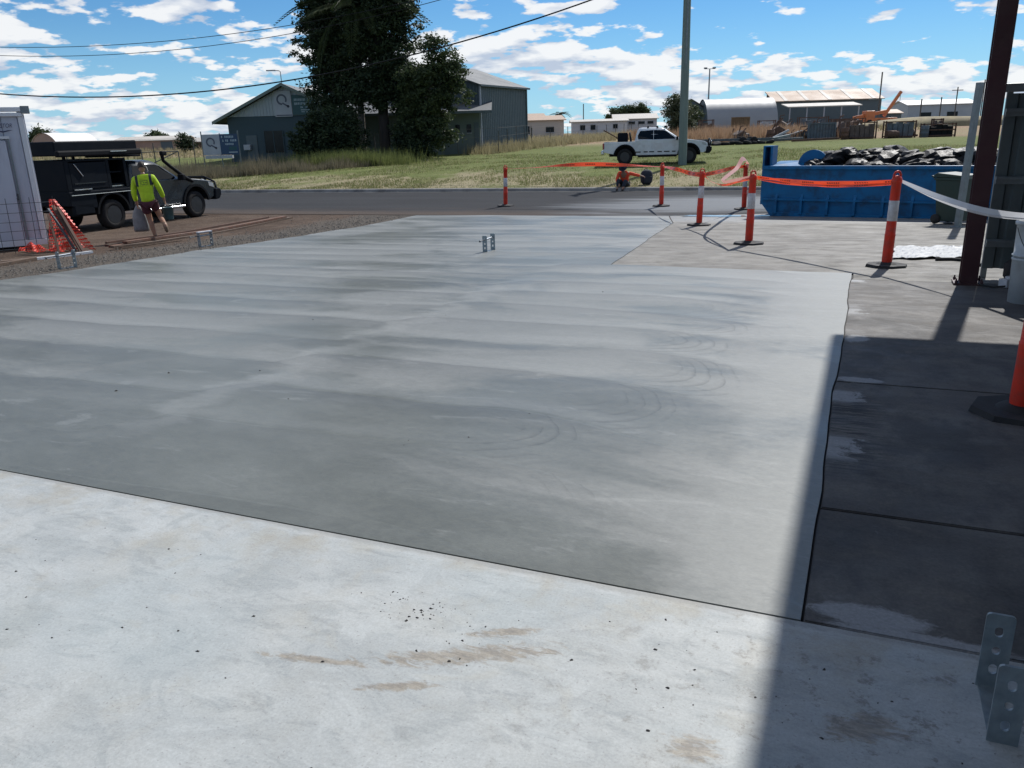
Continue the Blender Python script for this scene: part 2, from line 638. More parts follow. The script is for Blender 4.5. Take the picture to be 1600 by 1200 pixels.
def m_pad_concrete():
    m, t, b = mat('worn_driveway_concrete')
    P = t.coord('Object')
    x, y, z = t.xyz(P)
    n = t.noise(t.map(P, scale=(.8, 1.2, 1)), 1.3, 7.0, .68, .7)
    n2 = t.noise(t.map(P, scale=(.8, 1.5, 1), rot=(0, 0, .15)), 2.6, 7.0, .7)
    col = t.mix(t.step(n, .3, .7), (.118, .111, .099), (.205, .196, .176))
    col = t.mix(t.mul(t.step(n2, .52, .68), .55), col, (.078, .074, .067))
    col = t.mix(t.mul(t.step(n2, .30, .42, 1.0, 0.0), .4), col, (.25, .243, .225))
    fine = t.noise(P, 55.0, 4.0, .7)
    kf = t.step(fine, .25, .75, .85, 1.15)
    col = t.mix(1.0, col, t.comb(kf, kf, kf), 'MULTIPLY')
    # wash water from the pour
    ws = t.mul(t.sub(t.noise(t.map(P, scale=(.5, 1.5, 1)), 1.4, 6.0, .65, .6), .5), 3.4)
    wash = t.step(t.add(y, ws), 18.4, 19.6)
    col = t.mix(t.mul(wash, .4), col, (.27, .28, .285))
    t.put(b.inputs['Base Color'], col)
    t.put(b.inputs['Roughness'], t.add(t.step(n2, .3, .7, .6, .85), t.mul(wash, -.2)))
    b.inputs['Specular IOR Level'].default_value = 0.3
    t.put(b.inputs['Normal'], t.bump(t.add(t.mul(fine, .5), n2), .4, .008))
    return m


def m_asphalt():
    m, t, b = mat('asphalt')
    P = t.coord('Object')
    x, y, z = t.xyz(P)
    s = t.add(t.mul(x, NX), t.mul(y, NY))
    a = t.sub(t.mul(x, NY), t.mul(y, NX))
    Q = t.comb(a, s, 0.0)
    n = t.noise(t.map(Q, scale=(.16, 1.0, 1)), .9, 6.0, .62)
    col = t.mix(t.step(n, .3, .7), (.030, .031, .034), (.046, .048, .052))
    # red dust carried onto the near edge
    du = t.step(t.add(s, t.mul(t.sub(t.noise(t.map(Q, scale=(.4, 1, 1)), 1.0, 6.0, .65), .5), 4.0)), 21.2, 23.6, 1.0, 0.0)
    col = t.mix(t.mul(du, t.mul(t.step(x, -1.0, 5.0, 1.0, .1), .55)), col, (.11, .082, .064))
    # cement wash drying in streaks
    ws = t.mul(t.sub(t.noise(t.map(Q, scale=(.28, 1.6, 1)), .9, 7.0, .68, .5), .5), 10.0)
    dx, dy = t.math('DIVIDE', t.sub(x, 6.3), 5.4), t.math('DIVIDE', t.sub(y, 24.2), 3.9)
    rr = t.math('SQRT', t.add(t.mul(dx, dx), t.mul(dy, dy)))
    wash = t.step(t.add(rr, t.mul(ws, .13)), .35, 1.05, 1.0, 0.0)
    col = t.mix(t.mul(wash, .62), col, (.22, .235, .25))
    fine = t.noise(P, 30.0, 3.0, .7)
    kf = t.step(fine, .25, .75, .75, 1.25)
    col = t.mix(1.0, col, t.comb(kf, kf, kf), 'MULTIPLY')
    t.put(b.inputs['Base Color'], col)
    t.put(b.inputs['Roughness'], t.add(t.step(n, .3, .7, .82, .96), t.mul(wash, -.22)))
    b.inputs['Specular IOR Level'].default_value = 0.08
    t.put(b.inputs['Normal'], t.bump(fine, .4, .01))
    return m


def m_ground():
    m, t, b = mat('dirt_and_grass')
    P = t.coord('Object')
    x, y, z = t.xyz(P)
    s = t.add(t.mul(x, NX), t.mul(y, NY))
    e1 = t.add(t.mul(x, E1.x), t.mul(y, E1.y))
    e2 = t.add(t.mul(x, E2.x), t.mul(y, E2.y))
    n = t.noise(P, .8, 7.0, .65)
    n2 = t.noise(P, 5.0, 6.0, .7)
    fine = t.noise(P, 26.0, 4.0, .75)
    dirt = t.mix(t.step(n, .3, .7), (.066, .046, .035), (.115, .083, .063))
    dirt = t.mix(t.mul(t.step(n2, .5, .7), .5), dirt, (.145, .12, .10))
    vor = t.new('ShaderNodeTexVoronoi')
    t.put(vor.inputs['Vector'], P)
    vor.inputs['Scale'].default_value = 48.0
    vx, vy, vz = t.xyz(vor.outputs['Color'])
    stone = t.mix(vx, (.10, .092, .082), (.19, .178, .16))
    stone = t.mix(t.step(vor.outputs['Distance'], .25, .6), stone, (.08, .068, .057))
    # gravel strip beside the pour
    gv = t.step(t.add(e2, t.mul(t.sub(n, .5), 2.2)), -14.0, -13.2)
    col = t.mix(t.mul(gv, .9), dirt, stone)
    # verge: patchy green and straw
    g = t.noise(t.map(P, scale=(1, .55, 1)), .32, 7.0, .68, .3)
    gs = t.noise(t.map(P, scale=(.5, 1.2, 1)), 1.6, 6.0, .7)
    green = t.mix(t.step(gs, .3, .7), (.095, .120, .035), (.155, .170, .060))
    straw = t.mix(t.step(n2, .3, .7), (.20, .175, .105), (.31, .27, .17))
    near = t.step(t.add(s, t.mul(t.sub(n, .5), 5.0)), 33.0, 41.0, .20, -.06)
    grass = t.mix(t.step(t.add(g, near), .52, .70), green, straw)
    grass = t.mix(t.mul(t.step(gs, .62, .72), .6), grass, (.17, .13, .095))
    # dry paddock further out, straw and red-brown earth
    dry = t.mix(t.step(g, .4, .62), (.25, .205, .120), (.27, .185, .125))
    far = t.step(t.add(s, t.mul(t.sub(n, .5), 8.0)), 66.0, 76.0)
    grass = t.mix(far, grass, dry)
    vf = t.step(s, 30.5, 30.62)
    col = t.mix(vf, col, grass)
    kf = t.step(fine, .25, .75, .72, 1.28)
    col = t.mix(1.0, col, t.comb(kf, kf, kf), 'MULTIPLY')
    t.put(b.inputs['Base Color'], col)
    b.inputs['Roughness'].default_value = .95
    b.inputs['Specular IOR Level'].default_value = .12
    t.put(b.inputs['Normal'], t.bump(t.add(t.mul(fine, .6), t.mul(n2, .8)), .8, .05))
    return m


M_NEW = m_new_concrete()
M_WHITE = m_white_concrete()
M_OLD = m_old_concrete()
M_PAD = m_pad_concrete()
M_ROAD = m_asphalt()
M_GND = m_ground()
M_KERB = pm('kerb_concrete', (.20, .195, .185), .85, var=.25, scale=2.0, bump=.3, dirt=(.06, .055, .05), dirt_amt=.7)

# ------------------------------------------------------------------ ground, road, kerb, slabs


def strip_sheet(name, ss, ts, dz, m, k='structure'):
    vs, fs = [], []
    for s in ss:
        for t_ in ts:
            x, y = road_xy(s, t_)
            vs.append((x, y, gz(x, y) + (dz(s, x, y) if callable(dz) else dz)))
    w = len(ts)
    for i in range(len(ss) - 1):
        for j in range(w - 1):
            fs.append((i * w + j, i * w + j + 1, (i + 1) * w + j + 1, (i + 1) * w + j))
    o = MB().add(vs, fs, True).build(name, m)
    return kind(o, k)


def frange(a, b, d):
    n = max(1, int(round((b - a) / d)))
    return [a + (b - a) * i / n for i in range(n + 1)]


g_s = [-60, -40, -25, -16, -10] + frange(-9, 30, .75)[0:] + [30.4, 30.6] + frange(31.2, 46, .8) + frange(48, 100, 2.5) \
      + [105, 112, 120, 130, 145, 160, 200, 260, 300, 420, 600, 900, 1500]
g_t = [-1500, -900, -600, -400, -280, -200, -150, -120] + frange(-100, -42, 4) + frange(-40, 40, .8) + frange(42, 100, 4) \
      + [120, 150, 200, 280, 400, 600, 900, 1500]


def under_slab(s, x, y):
    a, b = toE(x, y)
    if -10.6 < b < 9.8 and -12.5 < a < 19.2:
        return -.25
    return -.016 if s < 30.5 else 0.0


strip_sheet('ground', g_s, g_t, under_slab, M_GND)
strip_sheet('road', frange(21.1, 30.25, .6), [-300, -200, -140, -100] + frange(-80, 80, 1.0) + [100, 140, 200, 300], -.004, M_ROAD)

# kerb: upstand with a gutter lip
kb = MB()
kts = frange(-120, 120, 1.2)
prof = [(30.10, .004), (30.30, -.002), (30.36, .10), (30.40, .125), (30.56, .128), (30.60, .09)]
kv = []
for t_ in kts:
    for s, dz in prof:
        x, y = road_xy(s, t_)
        kv.append((x, y, -.63 + dz))
w_ = len(prof)
kb.add(kv, [(i * w_ + j, (i + 1) * w_ + j, (i + 1) * w_ + j + 1, i * w_ + j + 1) for i in range(len(kts) - 1) for j in range(w_ - 1)])
kind(kb.build('kerb', M_KERB), 'structure')


def slab(name, poly_e, m, top=0.0, thick=.14, parent=None, bevel=0.0, k=True, sub=0):
    """flat concrete piece from a polygon given in yard coordinates (e1, e2); follows the fall of the yard"""
    bm = bmesh.new()
    vs = [bm.verts.new((b_, a_, 0)) for a_, b_ in poly_e]
    bm.faces.new(vs)
    # split at the change of grade (world y = 20.32)
    co = Vector((20.32 * E2.y, 20.32 * E1.y, 0))
    no = Vector((E2.y, E1.y, 0))
    bmesh.ops.bisect_plane(bm, geom=bm.verts[:] + bm.edges[:] + bm.faces[:], plane_co=co, plane_no=no)
    r = bmesh.ops.extrude_face_region(bm, geom=bm.faces[:])
    low = [g for g in r['geom'] if isinstance(g, bmesh.types.BMVert)]
    for v in bm.verts:
        x, y = E(v.co.y, v.co.x)
        v.co.z = min(max(-.031 * y, -.63), .4) + top
    for v in low:
        v.co.z -= thick
    bmesh.ops.recalc_face_normals(bm, faces=bm.faces)
    if bevel:
        es = [e for e in bm.edges if all(v not in set(low) for v in e.verts) and len(e.link_faces) == 2 and e.calc_face_angle(0) > R(40)]
        bmesh.ops.bevel(bm, geom=es, offset=bevel, segments=2, affect='EDGES')
    me = bpy.data.meshes.new(name)
    bm.to_mesh(me)
    bm.free()
    o = link(name, me, m, parent)
    if parent is None:
        o.rotation_euler = (0, 0, -ANG)
        if k:
            kind(o, 'structure')
    return o


def wavy(a0, b0, a1, b1, n, amp, seed):
    """uneven straight edge between two yard points, ends left in place"""
    rnd = random.Random(seed)
    out = []
    ph = [rnd.uniform(0, 6.28) for _ in range(4)]
    L = math.hypot(a1 - a0, b1 - b0)
    na, nb = -(b1 - b0) / L, (a1 - a0) / L
    for i in range(n):
        f = i / n
        w = amp * sum(math.sin(ph[k] + f * L * (1.3, 2.9, 5.3, 9.1)[k]) / (1 + k) for k in range(4)) * min(1, 8 * f, 8 * (1 - f))
        out.append((a0 + (a1 - a0) * f + na * w, b0 + (b1 - b0) * f + nb * w))
    return out


GAP = .009
edge_right = wavy(2.44, -.07, 10.93, -.09, 60, .009, 3)
slab_poly = edge_right + [(10.93, -.09)] + wavy(10.93, -.09, 11.2, -3.35, 14, .012, 5) + wavy(11.2, -3.35, 18.9, -4.15, 20, .012, 6) \
    + [(18.9, -4.15), (20.9, -4.7)] + wavy(20.9, -4.7, 20.2, -11.85, 20, .05, 8) + wavy(20.2, -11.85, 2.44, -11.7, 50, .06, 9) \
    + [(2.44, -11.7)]
new_slab = slab('fresh_concrete_slab', slab_poly, M_NEW, 0.0, .14)
new_slab['label'] = 'freshly floated grey concrete slab with trowel arcs'
white = slab('white_concrete_slab', [(-14, -16), (2.44 - GAP * .5, -16), (2.44 - GAP * .5, 11), (-14, 11)], M_WHITE, 0.0, .14, bevel=.006)
# old apron panels beside the pour: their left edge follows the uneven edge of the fresh slab
apron = bpy.data.objects.new('concrete_apron', None)
C.objects.link(apron)
apron.rotation_euler = (0, 0, -ANG)
kind(apron, 'structure')


def edge_between(a0, a1, off):
    pts = [(a, b + off) for a, b in edge_right if a0 + .02 < a < a1 - .02]

    def at(a):
        return float(np.interp(a, [p[0] for p in edge_right], [p[1] for p in edge_right])) + off
    return [(a0, at(a0))] + pts + [(a1, at(a1))]


for a0, a1 in ((2.44 + GAP * .5, 3.375), (3.395, 5.53), (5.545, 10.38)):
    slab('panel', edge_between(a0, a1, GAP) + [(a1, 10.9), (a0, 10.9)], M_OLD, -.002, .14, apron, bevel=.005)
pad = slab('concrete_driveway', [(10.39, -.07 + .005), (10.92, -.07)] + [(a + GAP * .6, b) for a, b in wavy(10.93, -.09, 11.2, -3.35, 14, .012, 5)]
           + [(a, b + GAP * .6) for a, b in wavy(11.2, -3.35, 18.9, -4.15, 20, .012, 6)] + [(18.9, -4.13), (20.9, -4.67), (22.3, -1.0), (22.2, 10.9), (10.39, 10.9)],
           M_PAD, -.003, .14, bevel=.004)
# dark soil showing in the joints
joint_m = pm('joint_filler', (.030, .029, .029), .9, var=.3, scale=6)
kind(slab('joint_bed', [(2.2, -.4), (2.2, 10.8), (20.6, 10.8), (18.0, -3.9), (10.9, -3.4), (10.6, -.4)], joint_m, -.022, .05), 'structure')
kind(slab('joint_strip', [(2.38, -11.6), (2.5, -11.6), (2.5, 0), (2.38, 0)], joint_m, -.022, .05), 'structure')

# ------------------------------------------------------------------ common materials
M_MAROON = pm('maroon_paint', (.050, .012, .016), .5, var=.15, scale=2.5, bump=.08, dirt=(.09, .06, .05), dirt_amt=.35)
M_GALV = pm('galvanised_steel', (.34, .37, .40), .42, metal=.75, var=.18, scale=14, bump=.05)
M_GALVD = pm('dull_galvanised_steel', (.20, .235, .245), .55, metal=.35, var=.2, scale=6, dirt=(.12, .11, .10), dirt_amt=.35)
M_STEEL = pm('dark_steel', (.10, .11, .12), .5, metal=.6, var=.2, scale=8)
M_RUST = pm('rusty_steel', (.11, .060, .042), .85, var=.35, scale=5, bump=.25, dirt=(.05, .035, .03), dirt_amt=.6)
M_BLACKR = pm('black_rubber', (.018, .018, .019), .8, var=.25, scale=8, bump=.15, dirt=(.07, .065, .06), dirt_amt=.25)
M_RED = pm('orange_red_plastic', (.66, .040, .018), .5, var=.12, scale=9, dirt=(.30, .07, .05), dirt_amt=.6, dscale=7, spec=.35)
M_REFL = pm('reflective_white_band', (.58, .58, .60), .4, var=.10, scale=12, dirt=(.34, .32, .30), dirt_amt=.5, dscale=9)
M_CLAD = pm('grey_green_sheet_steel', (.115, .15, .155), .55, metal=.2, var=.14, scale=.8, dirt=(.05, .055, .055), dirt_amt=.4)
M_ROOFS = pm('zinc_roof_sheet', (.105, .113, .120), .7, metal=.0, var=.12, scale=.6)

# ------------------------------------------------------------------ workshop on the right: roof, column, screen wall
shop = thing('workshop_shed', 'open workshop shed roof on a maroon steel column beside the apron', 'shed', (*E(10.31, 1.14), gz(*E(10.31, 1.14))), -ANG)
# local frame of the shed: x = e2 - 1.14, y = e1 - 10.31, z above the ground at the column foot
SZ = gz(*E(10.31, 1.14))


def SL(a, b, z):
    return (b - 1.14, a - 10.31, z - SZ)


mb = MB()      # H section column
mb.box((0, 0, 2.05), (.012, .16, 4.1)).box((0, -.085, 2.05), (.176, .014, 4.1)).box((0, .085, 2.05), (.176, .014, 4.1))
mb.build('column', M_MAROON, shop)
mb = MB().box((0, 0, .012), (.30, .30, .024))
for sx in (-1, 1):
    for sy in (-1, 1):
        mb.lathe([(.016, 0), (.016, .03), (.008, .032), (.008, .055)], 6, (sx * .125, sy * .12, .02))
mb.build('base_plate', M_MAROON, shop)
mb = MB()
for b0 in frange(.5, 9.9, .2)[:-1]:
    x0 = b0 - 1.14
    for (xa, xb, za, zb) in ((0, .12, 0, 0), (.12, .14, 0, .03), (.14, .18, .03, .03), (.18, .2, .03, 0)):
        p = [SL(-9.8, 1.14 + x0 + xa, 4.06 + za), SL(-9.8, 1.14 + x0 + xb, 4.06 + zb), SL(11.05, 1.14 + x0 + xb, 4.06 + zb), SL(11.05, 1.14 + x0 + xa, 4.06 + za)]
        mb.quad(*p)
mb.build('roof_sheet', M_ROOFS, shop)
mb = MB()
mb.box(SL(.6, .47, 4.02), (.12, 20.9, .14))
mb.build('gutter', M_MAROON, shop)
mb = MB()
mb.box(SL(10.98, 5.2, 4.0), (9.3, .03, .18))
mb.build('barge_board', M_MAROON, shop)
for a in (10.31, -3.0):
    MB().box(SL(a, 5.4, 3.86), (8.9, .16, .26)).build('beam', M_MAROON, shop)
for b in (1.4, 3.4, 5.4, 7.4):
    MB().box(SL(.6, b, 4.02), (.06, 20.6, .06)).build('purlin', M_GALVD, shop)
MB().box(SL(-3.0, 1.14, 2.0), (.17, .17, 4.3)).build('column', M_MAROON, shop)


def ribbed(mb, p0, p1, z0, z1, pitch=.2, depth=.03, nrm=(0, -1)):
    """vertical ribbed sheet from p0 to p1 (2D) between two heights"""
    p0, p1 = Vector(p0), Vector(p1)
    d = p1 - p0
    L = d.length
    d.normalize()
    n = Vector(nrm)
    k = max(1, int(round(L / pitch)))
    pit = L / k
    xs = []
    for i in range(k):
        for f, h in ((0, 0), (.55, 0), (.65, 1), (.9, 1)):
            xs.append(((i + f) * pit, h))
    xs.append((L, 0))
    zf0 = z0 if callable(z0) else (lambda u: z0)
    zf1 = z1 if callable(z1) else (lambda u: z1)
    vs = []
    for u, h in xs:
        q = p0 + d * u + n * (h * depth)
        vs.append((q.x, q.y, zf0(u)))
        vs.append((q.x, q.y, zf1(u)))
    mb.add(vs, [(2 * i, 2 * i + 2, 2 * i + 3, 2 * i + 1) for i in range(len(xs) - 1)])
    return mb


ribbed(MB(), SL(-9.7, 9.7, 0)[:2], SL(10.9, 9.7, 0)[:2], 0, 4.3, .25, .03, (-1, 0)).build('blocking_wall', M_CLAD, shop)  # unseen wall, added to block light and darken the space under the roof
ribbed(MB(), SL(-9.7, .6, 0)[:2], SL(-9.7, 9.7, 0)[:2], 0, 4.3, .25, .03, (0, 1)).build('end_wall', M_CLAD, shop)  # also unseen, closes the shed behind the camera to keep light out

wx, wy = E(10.78, 1.32)
wall = thing('screen_wall', 'grey green corrugated steel screen wall with horizontal rails behind the maroon column', 'wall', (wx, wy, gz(wx, wy)), -ANG)
ribbed(MB(), (0, 0), (4.6, 0), .12, 2.06, .19, .028, (0, 1)).build('wall_sheet', M_CLAD, wall)
for z in (.42, 1.13, 1.86):
    MB().box((2.3, -.035, z), (4.6, .05, .085)).box((2.3, -.075, z + .02), (4.6, .03, .03)).build('rail', M_GALVD, wall)
MB().box((2.3, 0, 2.12), (4.7, .11, .09)).build('top_cap', M_GALVD, wall, bevel=.01)
for x in (.03, 1.62, 3.2, 4.55):
    MB().box((x, .075, 1.04), (.06, .06, 2.08)).build('post', M_GALVD, wall)

# ------------------------------------------------------------------ delineator bollards and barrier tape
BH = 1.22


def make_bollard():
    o = thing('bollard', 'x', 'bollard', group='orange delineator bollards with rubber feet')
    prof_lo = [(.062, .05), (.066, .09), (.066, .40), (.0675, .41), (.0675, .425), (.064, .43), (.061, .60)]
    MB().lathe(prof_lo, 20).build('lower_post', M_RED, o, fix=False)
    MB().lathe([(.0615, .60), (.063, .602), (.062, .86), (.061, .862)], 20).build('reflective_band', M_REFL, o, fix=False)
    MB().lathe([(.0605, .862), (.059, 1.08), (.065, 1.085), (.066, 1.12), (.058, 1.15), (.035, 1.175), (0, 1.182)], 20).build('upper_post', M_RED, o, fix=False)
    mb = MB()
    mb.tube([(-.05, 0, 1.13), (-.052, 0, 1.19), (-.03, 0, 1.222), (0, 0, 1.23), (.03, 0, 1.222), (.052, 0, 1.19), (.05, 0, 1.13)], .014, 8)
    mb.build('handle', M_RED, o)
    oct_ = [(.27 * math.cos(PI / 8 + k * PI / 4), .27 * math.sin(PI / 8 + k * PI / 4)) for k in range(8)]
    mb = MB().prism(oct_, lambda p: (p[0], p[1], 0), lambda p: (p[0] * .95, p[1] * .95, .035))
    mb.lathe([(.13, .035), (.10, .055), (.075, .062), (0, .062)], 16)
    mb.build('rubber_base', M_BLACKR, o)
    return o


bol0 = make_bollard()
BOLL = [  # x, y, turn, lean x, lean y, label
    ((-.04, 25.5), .2, 1.5, 0, 'orange and white bollard standing alone on the asphalt behind the slab'),
    ((4.56, 23.91), .5, .3, 0, 'orange and white bollard on the whitewashed asphalt before the seated worker'),
    ((4.30, 18.04), .3, 1.8, .5, 'orange and white bollard at the outer corner of the slab beside the puddle'),
    ((6.51, 22.2), .1, -.6, 0, 'orange and white bollard with the tape loop, behind the corner of the blue skip'),
    ((4.18, 13.85), .4, 1.0, .6, 'orange and white bollard on the driveway before the end of the blue skip'),
    ((5.05, 10.56), .25, 1.2, .5, 'tall orange and white bollard beside the silver tarp, tied with white tape'),
    ((2.93, 4.30), .1, .6, 0, 'orange bollard standing in the shade on the dark apron panels'),
    ((4.88, 5.9), .3, .2, 0, 'orange and white bollard on the apron holding the loose end of the white tape'),
]
tops = []
for i, ((x, y), rz, lx, ly, lab) in enumerate(BOLL):
    o = bol0 if i == 0 else dup(bol0, (0, 0, 0))
    o.location = (x, y, gz(x, y) - .003)
    o.rotation_euler = (R(-ly), R(lx), rz)
    o['label'] = lab
    tops.append(Vector((x + BH * math.sin(R(lx)) * .92, y, gz(x, y) + 1.10)))

TAPE_C = (.80, .085, .03)


def m_tape(name, c, print_c):
    m, t, b = mat(name)
    uv = t.coord('UV')
    u, v, _ = t.xyz(uv)
    # printed warning words read only as broken dark dashes
    cell = t.math('FRACT', t.mul(u, 1.6))
    word = t.mul(t.step(cell, .12, .14), t.step(cell, .60, .62, 1.0, 0.0))
    let = t.step(t.math('FRACT', t.mul(u, 19.0)), .25, .35)
    mid = t.mul(t.step(v, .28, .32), t.step(v, .68, .72, 1.0, 0.0))
    f = t.mul(t.mul(word, let), mid)
    col = t.mix(t.mul(f, .85), c, print_c)
    t.put(b.inputs['Base Color'], col)
    b.inputs['Roughness'].default_value = .35
    tr = t.new('ShaderNodeBsdfTranslucent')
    t.put(tr.inputs['Color'], col)
    mx = t.new('ShaderNodeMixShader')
    mx.inputs[0].default_value = .42
    t.l.new(b.outputs[0], mx.inputs[1])
    t.l.new(tr.outputs[0], mx.inputs[2])
    t.l.new(mx.outputs[0], t.n['Material Output'].inputs[0])
    return m


M_TAPE = m_tape('orange_barrier_tape', TAPE_C, (.10, .01, .01))
M_TAPEW = m_tape('white_barrier_tape', (.70, .71, .74), (.70, .71, .74))
M_TAPEP = m_tape('faded_pink_tape', (.72, .36, .30), (.72, .36, .30))


def ribbon(name, pts, width, twist, m, label, bulge=0.0, cat='tape', n=40, group=None, parent=None):
    """tape through control points (Catmull-Rom), twist = list of angles (deg) of the width against the vertical"""
    P = [Vector(p) for p in pts]
    P = [P[0] * 2 - P[1]] + P + [P[-1] * 2 - P[-2]]
    segs = len(P) - 3
    vs, uvs = [], []
    dist = 0
    prev = None
    W = width if isinstance(width, (list, tuple)) else [width, width]
    for i in range(n + 1):
        f = i / n * segs
        k = min(int(f), segs - 1)
        u = f - k
        a, b_, c, d = P[k:k + 4]
        q = .5 * ((2 * b_) + (c - a) * u + (2 * a - 5 * b_ + 4 * c - d) * u * u + (3 * b_ - a - 3 * c + d) * u ** 3)
        dq = (c - a) * .5 + (2 * a - 5 * b_ + 4 * c - d) * u + (3 * b_ - a - 3 * c + d) * 1.5 * u * u
        dq = dq.normalized()
        if prev is not None:
            dist += (q - prev).length
        prev = q
        an = R(float(np.interp(i / n, np.linspace(0, 1, len(twist)), twist)))
        sd = dq.cross(Vector((0, 0, 1))).normalized()
        upv = sd.cross(dq).normalized()
        wd = (upv * math.cos(an) + sd * math.sin(an)) * (float(np.interp(i / n, np.linspace(0, 1, len(W)), W)) / 2)
        vs += [q - wd, q + wd]
        uvs.append(dist)
    fs = [(2 * i, 2 * i + 1, 2 * i + 3, 2 * i + 2) for i in range(n)]
    mb = MB().add(vs, fs, True)
    me = mb.mesh(name)
    uvl = me.uv_layers.new(name='UVMap')
    for p in me.polygons:
        for li in p.loop_indices:
            vi = me.loops[li].vertex_index
            uvl.data[li].uv = (uvs[vi // 2], float(vi % 2))
    o = link(name, me, m, parent)
    if parent is None:
        tag(o, label, cat, group)
    return o


def between(a, b, ups):
    a, b = Vector(a), Vector(b)
    n = len(ups) + 1
    return [a] + [a.lerp(b, (i + 1) / n) + Vector((0, 0, u)) for i, u in enumerate(ups)] + [b]


T = tops
ribbon('barrier_tape', between(T[1] + Vector((-.05, 0, .02)), T[0] + Vector((.05, 0, .03)), (.06, .10, .09, .03)), [.10, .11, .12, .10, .06],
       [86, 70, 20, -10, 25, 75, 86, 87], M_TAPE, 'orange barrier tape flicked up by wind towards the lone bollard', n=60)
ribbon('barrier_tape', between(T[2] + Vector((-.05, 0, .0)), T[1] + Vector((.05, 0, .03)), (-.02, .0, .0)), .10, [10, 30, -15, 10, 60, 85], M_TAPE,
       'short run of orange barrier tape between two bollards by the puddle', n=50)
ribbon('barrier_tape', between(T[2] + Vector((.05, 0, .0)), T[3] + Vector((-.05, 0, .04)), (.0, .02)), .09, [15, -20, 20, 30], M_TAPE,
       'orange barrier tape running back to the bollard with the tape loop', n=40)
tl = ribbon('barrier_tape', [T[3] + Vector((.02, -.06, .0)), T[3] + Vector((-.02, -.2, .17)), T[3].lerp(T[2], .25) + Vector((0, -.5, .27)),
                             T[3].lerp(T[2], .45) + Vector((0, -.7, .08)), T[2].lerp(T[4], .45) + Vector((.0, 0, -.10)), T[4] + Vector((-.05, .05, .02))],
            [.09, .12, .12, .09, .06, .05], [80, 40, 30, 60, 40, 10], M_TAPEP, 'faded pink tape looped up above the bollard behind the skip corner', n=70)
ribbon('barrier_tape', between(T[2] + Vector((.03, -.05, -.03)), T[4] + Vector((-.05, .04, .0)), (-.12, -.15, -.08)), .05, [20, 80, 40, 70, 20], M_TAPE,
       'slack orange tape sagging between the puddle bollard and the driveway bollard', n=50)
ribbon('barrier_tape', between(T[4] + Vector((.06, 0, .02)), T[5] + Vector((-.06, 0, .0)), (-.03, -.05, -.05, -.03)), [.05, .06, .06, .05], [10, 45, -20, 30, 5, 40, 10], M_TAPE,
       'taut orange barrier tape stretched in front of the blue skip', n=60)
ribbon('barrier_tape', between(T[4] + Vector((.06, 0, -.015)), T[5] + Vector((-.06, 0, -.03)), (-.04, -.06, -.06, -.035)), [.035, .04, .04, .035], [60, 20, 60, -30, 50], M_TAPE,
       'lower strand of orange tape stretched in front of the blue skip', n=60)
tend = T[7] + Vector((0, .06, 0))
ribbon('barrier_tape', between(T[5] + Vector((.06, 0, .0)), tend, (-.16, -.255, -.21)), [.05, .06, .05], [20, -30, 40, 10], M_TAPEW,
       'white plastic tape pulled from the tall bollard past the maroon column', n=60)
ribbon('barrier_tape', between(T[5] + Vector((.06, 0, -.02)), tend + Vector((0, 0, -.01)), (-.185, -.28, -.225)), [.03, .035, .03], [60, 20, 70, 30], M_TAPEW,
       'thin lower strand of white tape pulled past the maroon column', n=60)

# ------------------------------------------------------------------ holding-down brackets cast in the slab
M_BRK = pm('bracket_zinc', (.26, .31, .335), .45, metal=.55, var=.2, scale=16, dirt=(.40, .40, .38), dirt_amt=.25, dscale=9)


def plate_with_slots(w=.085, h=.275, t_=.010, holes=((.066, 0), (.138, 0), (.210, 0)), hr=.013):
    """upright plate in the xz plane with three slotted holes, built as real openings"""
    bm = bmesh.new()
    n = 12
    loops = []
    r = .006
    outer = []
    cr = .014
    for (cx, cz, a0) in ((w / 2 - cr, h - cr, 0), (-w / 2 + cr, h - cr, 90)):
        for k in range(4):
            a = R(a0 + k * 30)
            outer.append((cx + cr * math.cos(a), cz + cr * math.sin(a)))
    outer += [(-w / 2, -.03), (w / 2, -.03)]
    edges = []

    def loop(pts):
        vs = [bm.verts.new((x, 0, z)) for x, z in pts]
        es = [bm.edges.new((vs[i], vs[(i + 1) % len(vs)])) for i in range(len(vs))]
        return es
    edges += loop(outer)
    for i, (hz, hx) in enumerate(holes):
        pts = []
        st = .006 if i != 1 else .002
        for k in range(n):
            a = 2 * PI * k / n
            pts.append((hx + hr * math.cos(a), hz + hr * math.sin(a) + (st if math.sin(a) > 0 else -st)))
        edges += loop(pts)
    bmesh.ops.triangle_fill(bm, use_beauty=True, edges=edges)
    # drop triangles inside the holes
    kill = []
    for f in bm.faces:
        c = f.calc_center_median()
        for (hz, hx) in holes:
            if math.hypot(c.x - hx, (c.z - hz) * .8) < hr * .82:
                kill.append(f)
                break
    bmesh.ops.delete(bm, geom=kill, context='FACES')
    r_ = bmesh.ops.extrude_face_region(bm, geom=bm.faces[:])
    for g in r_['geom']:
        if isinstance(g, bmesh.types.BMVert):
            g.co.y += t_
    bmesh.ops.recalc_face_normals(bm, faces=bm.faces)
    me = bpy.data.meshes.new('plate')
    bm.to_mesh(me)
    bm.free()
    return me


PLATE = plate_with_slots()
PLATE.materials.append(M_BRK)


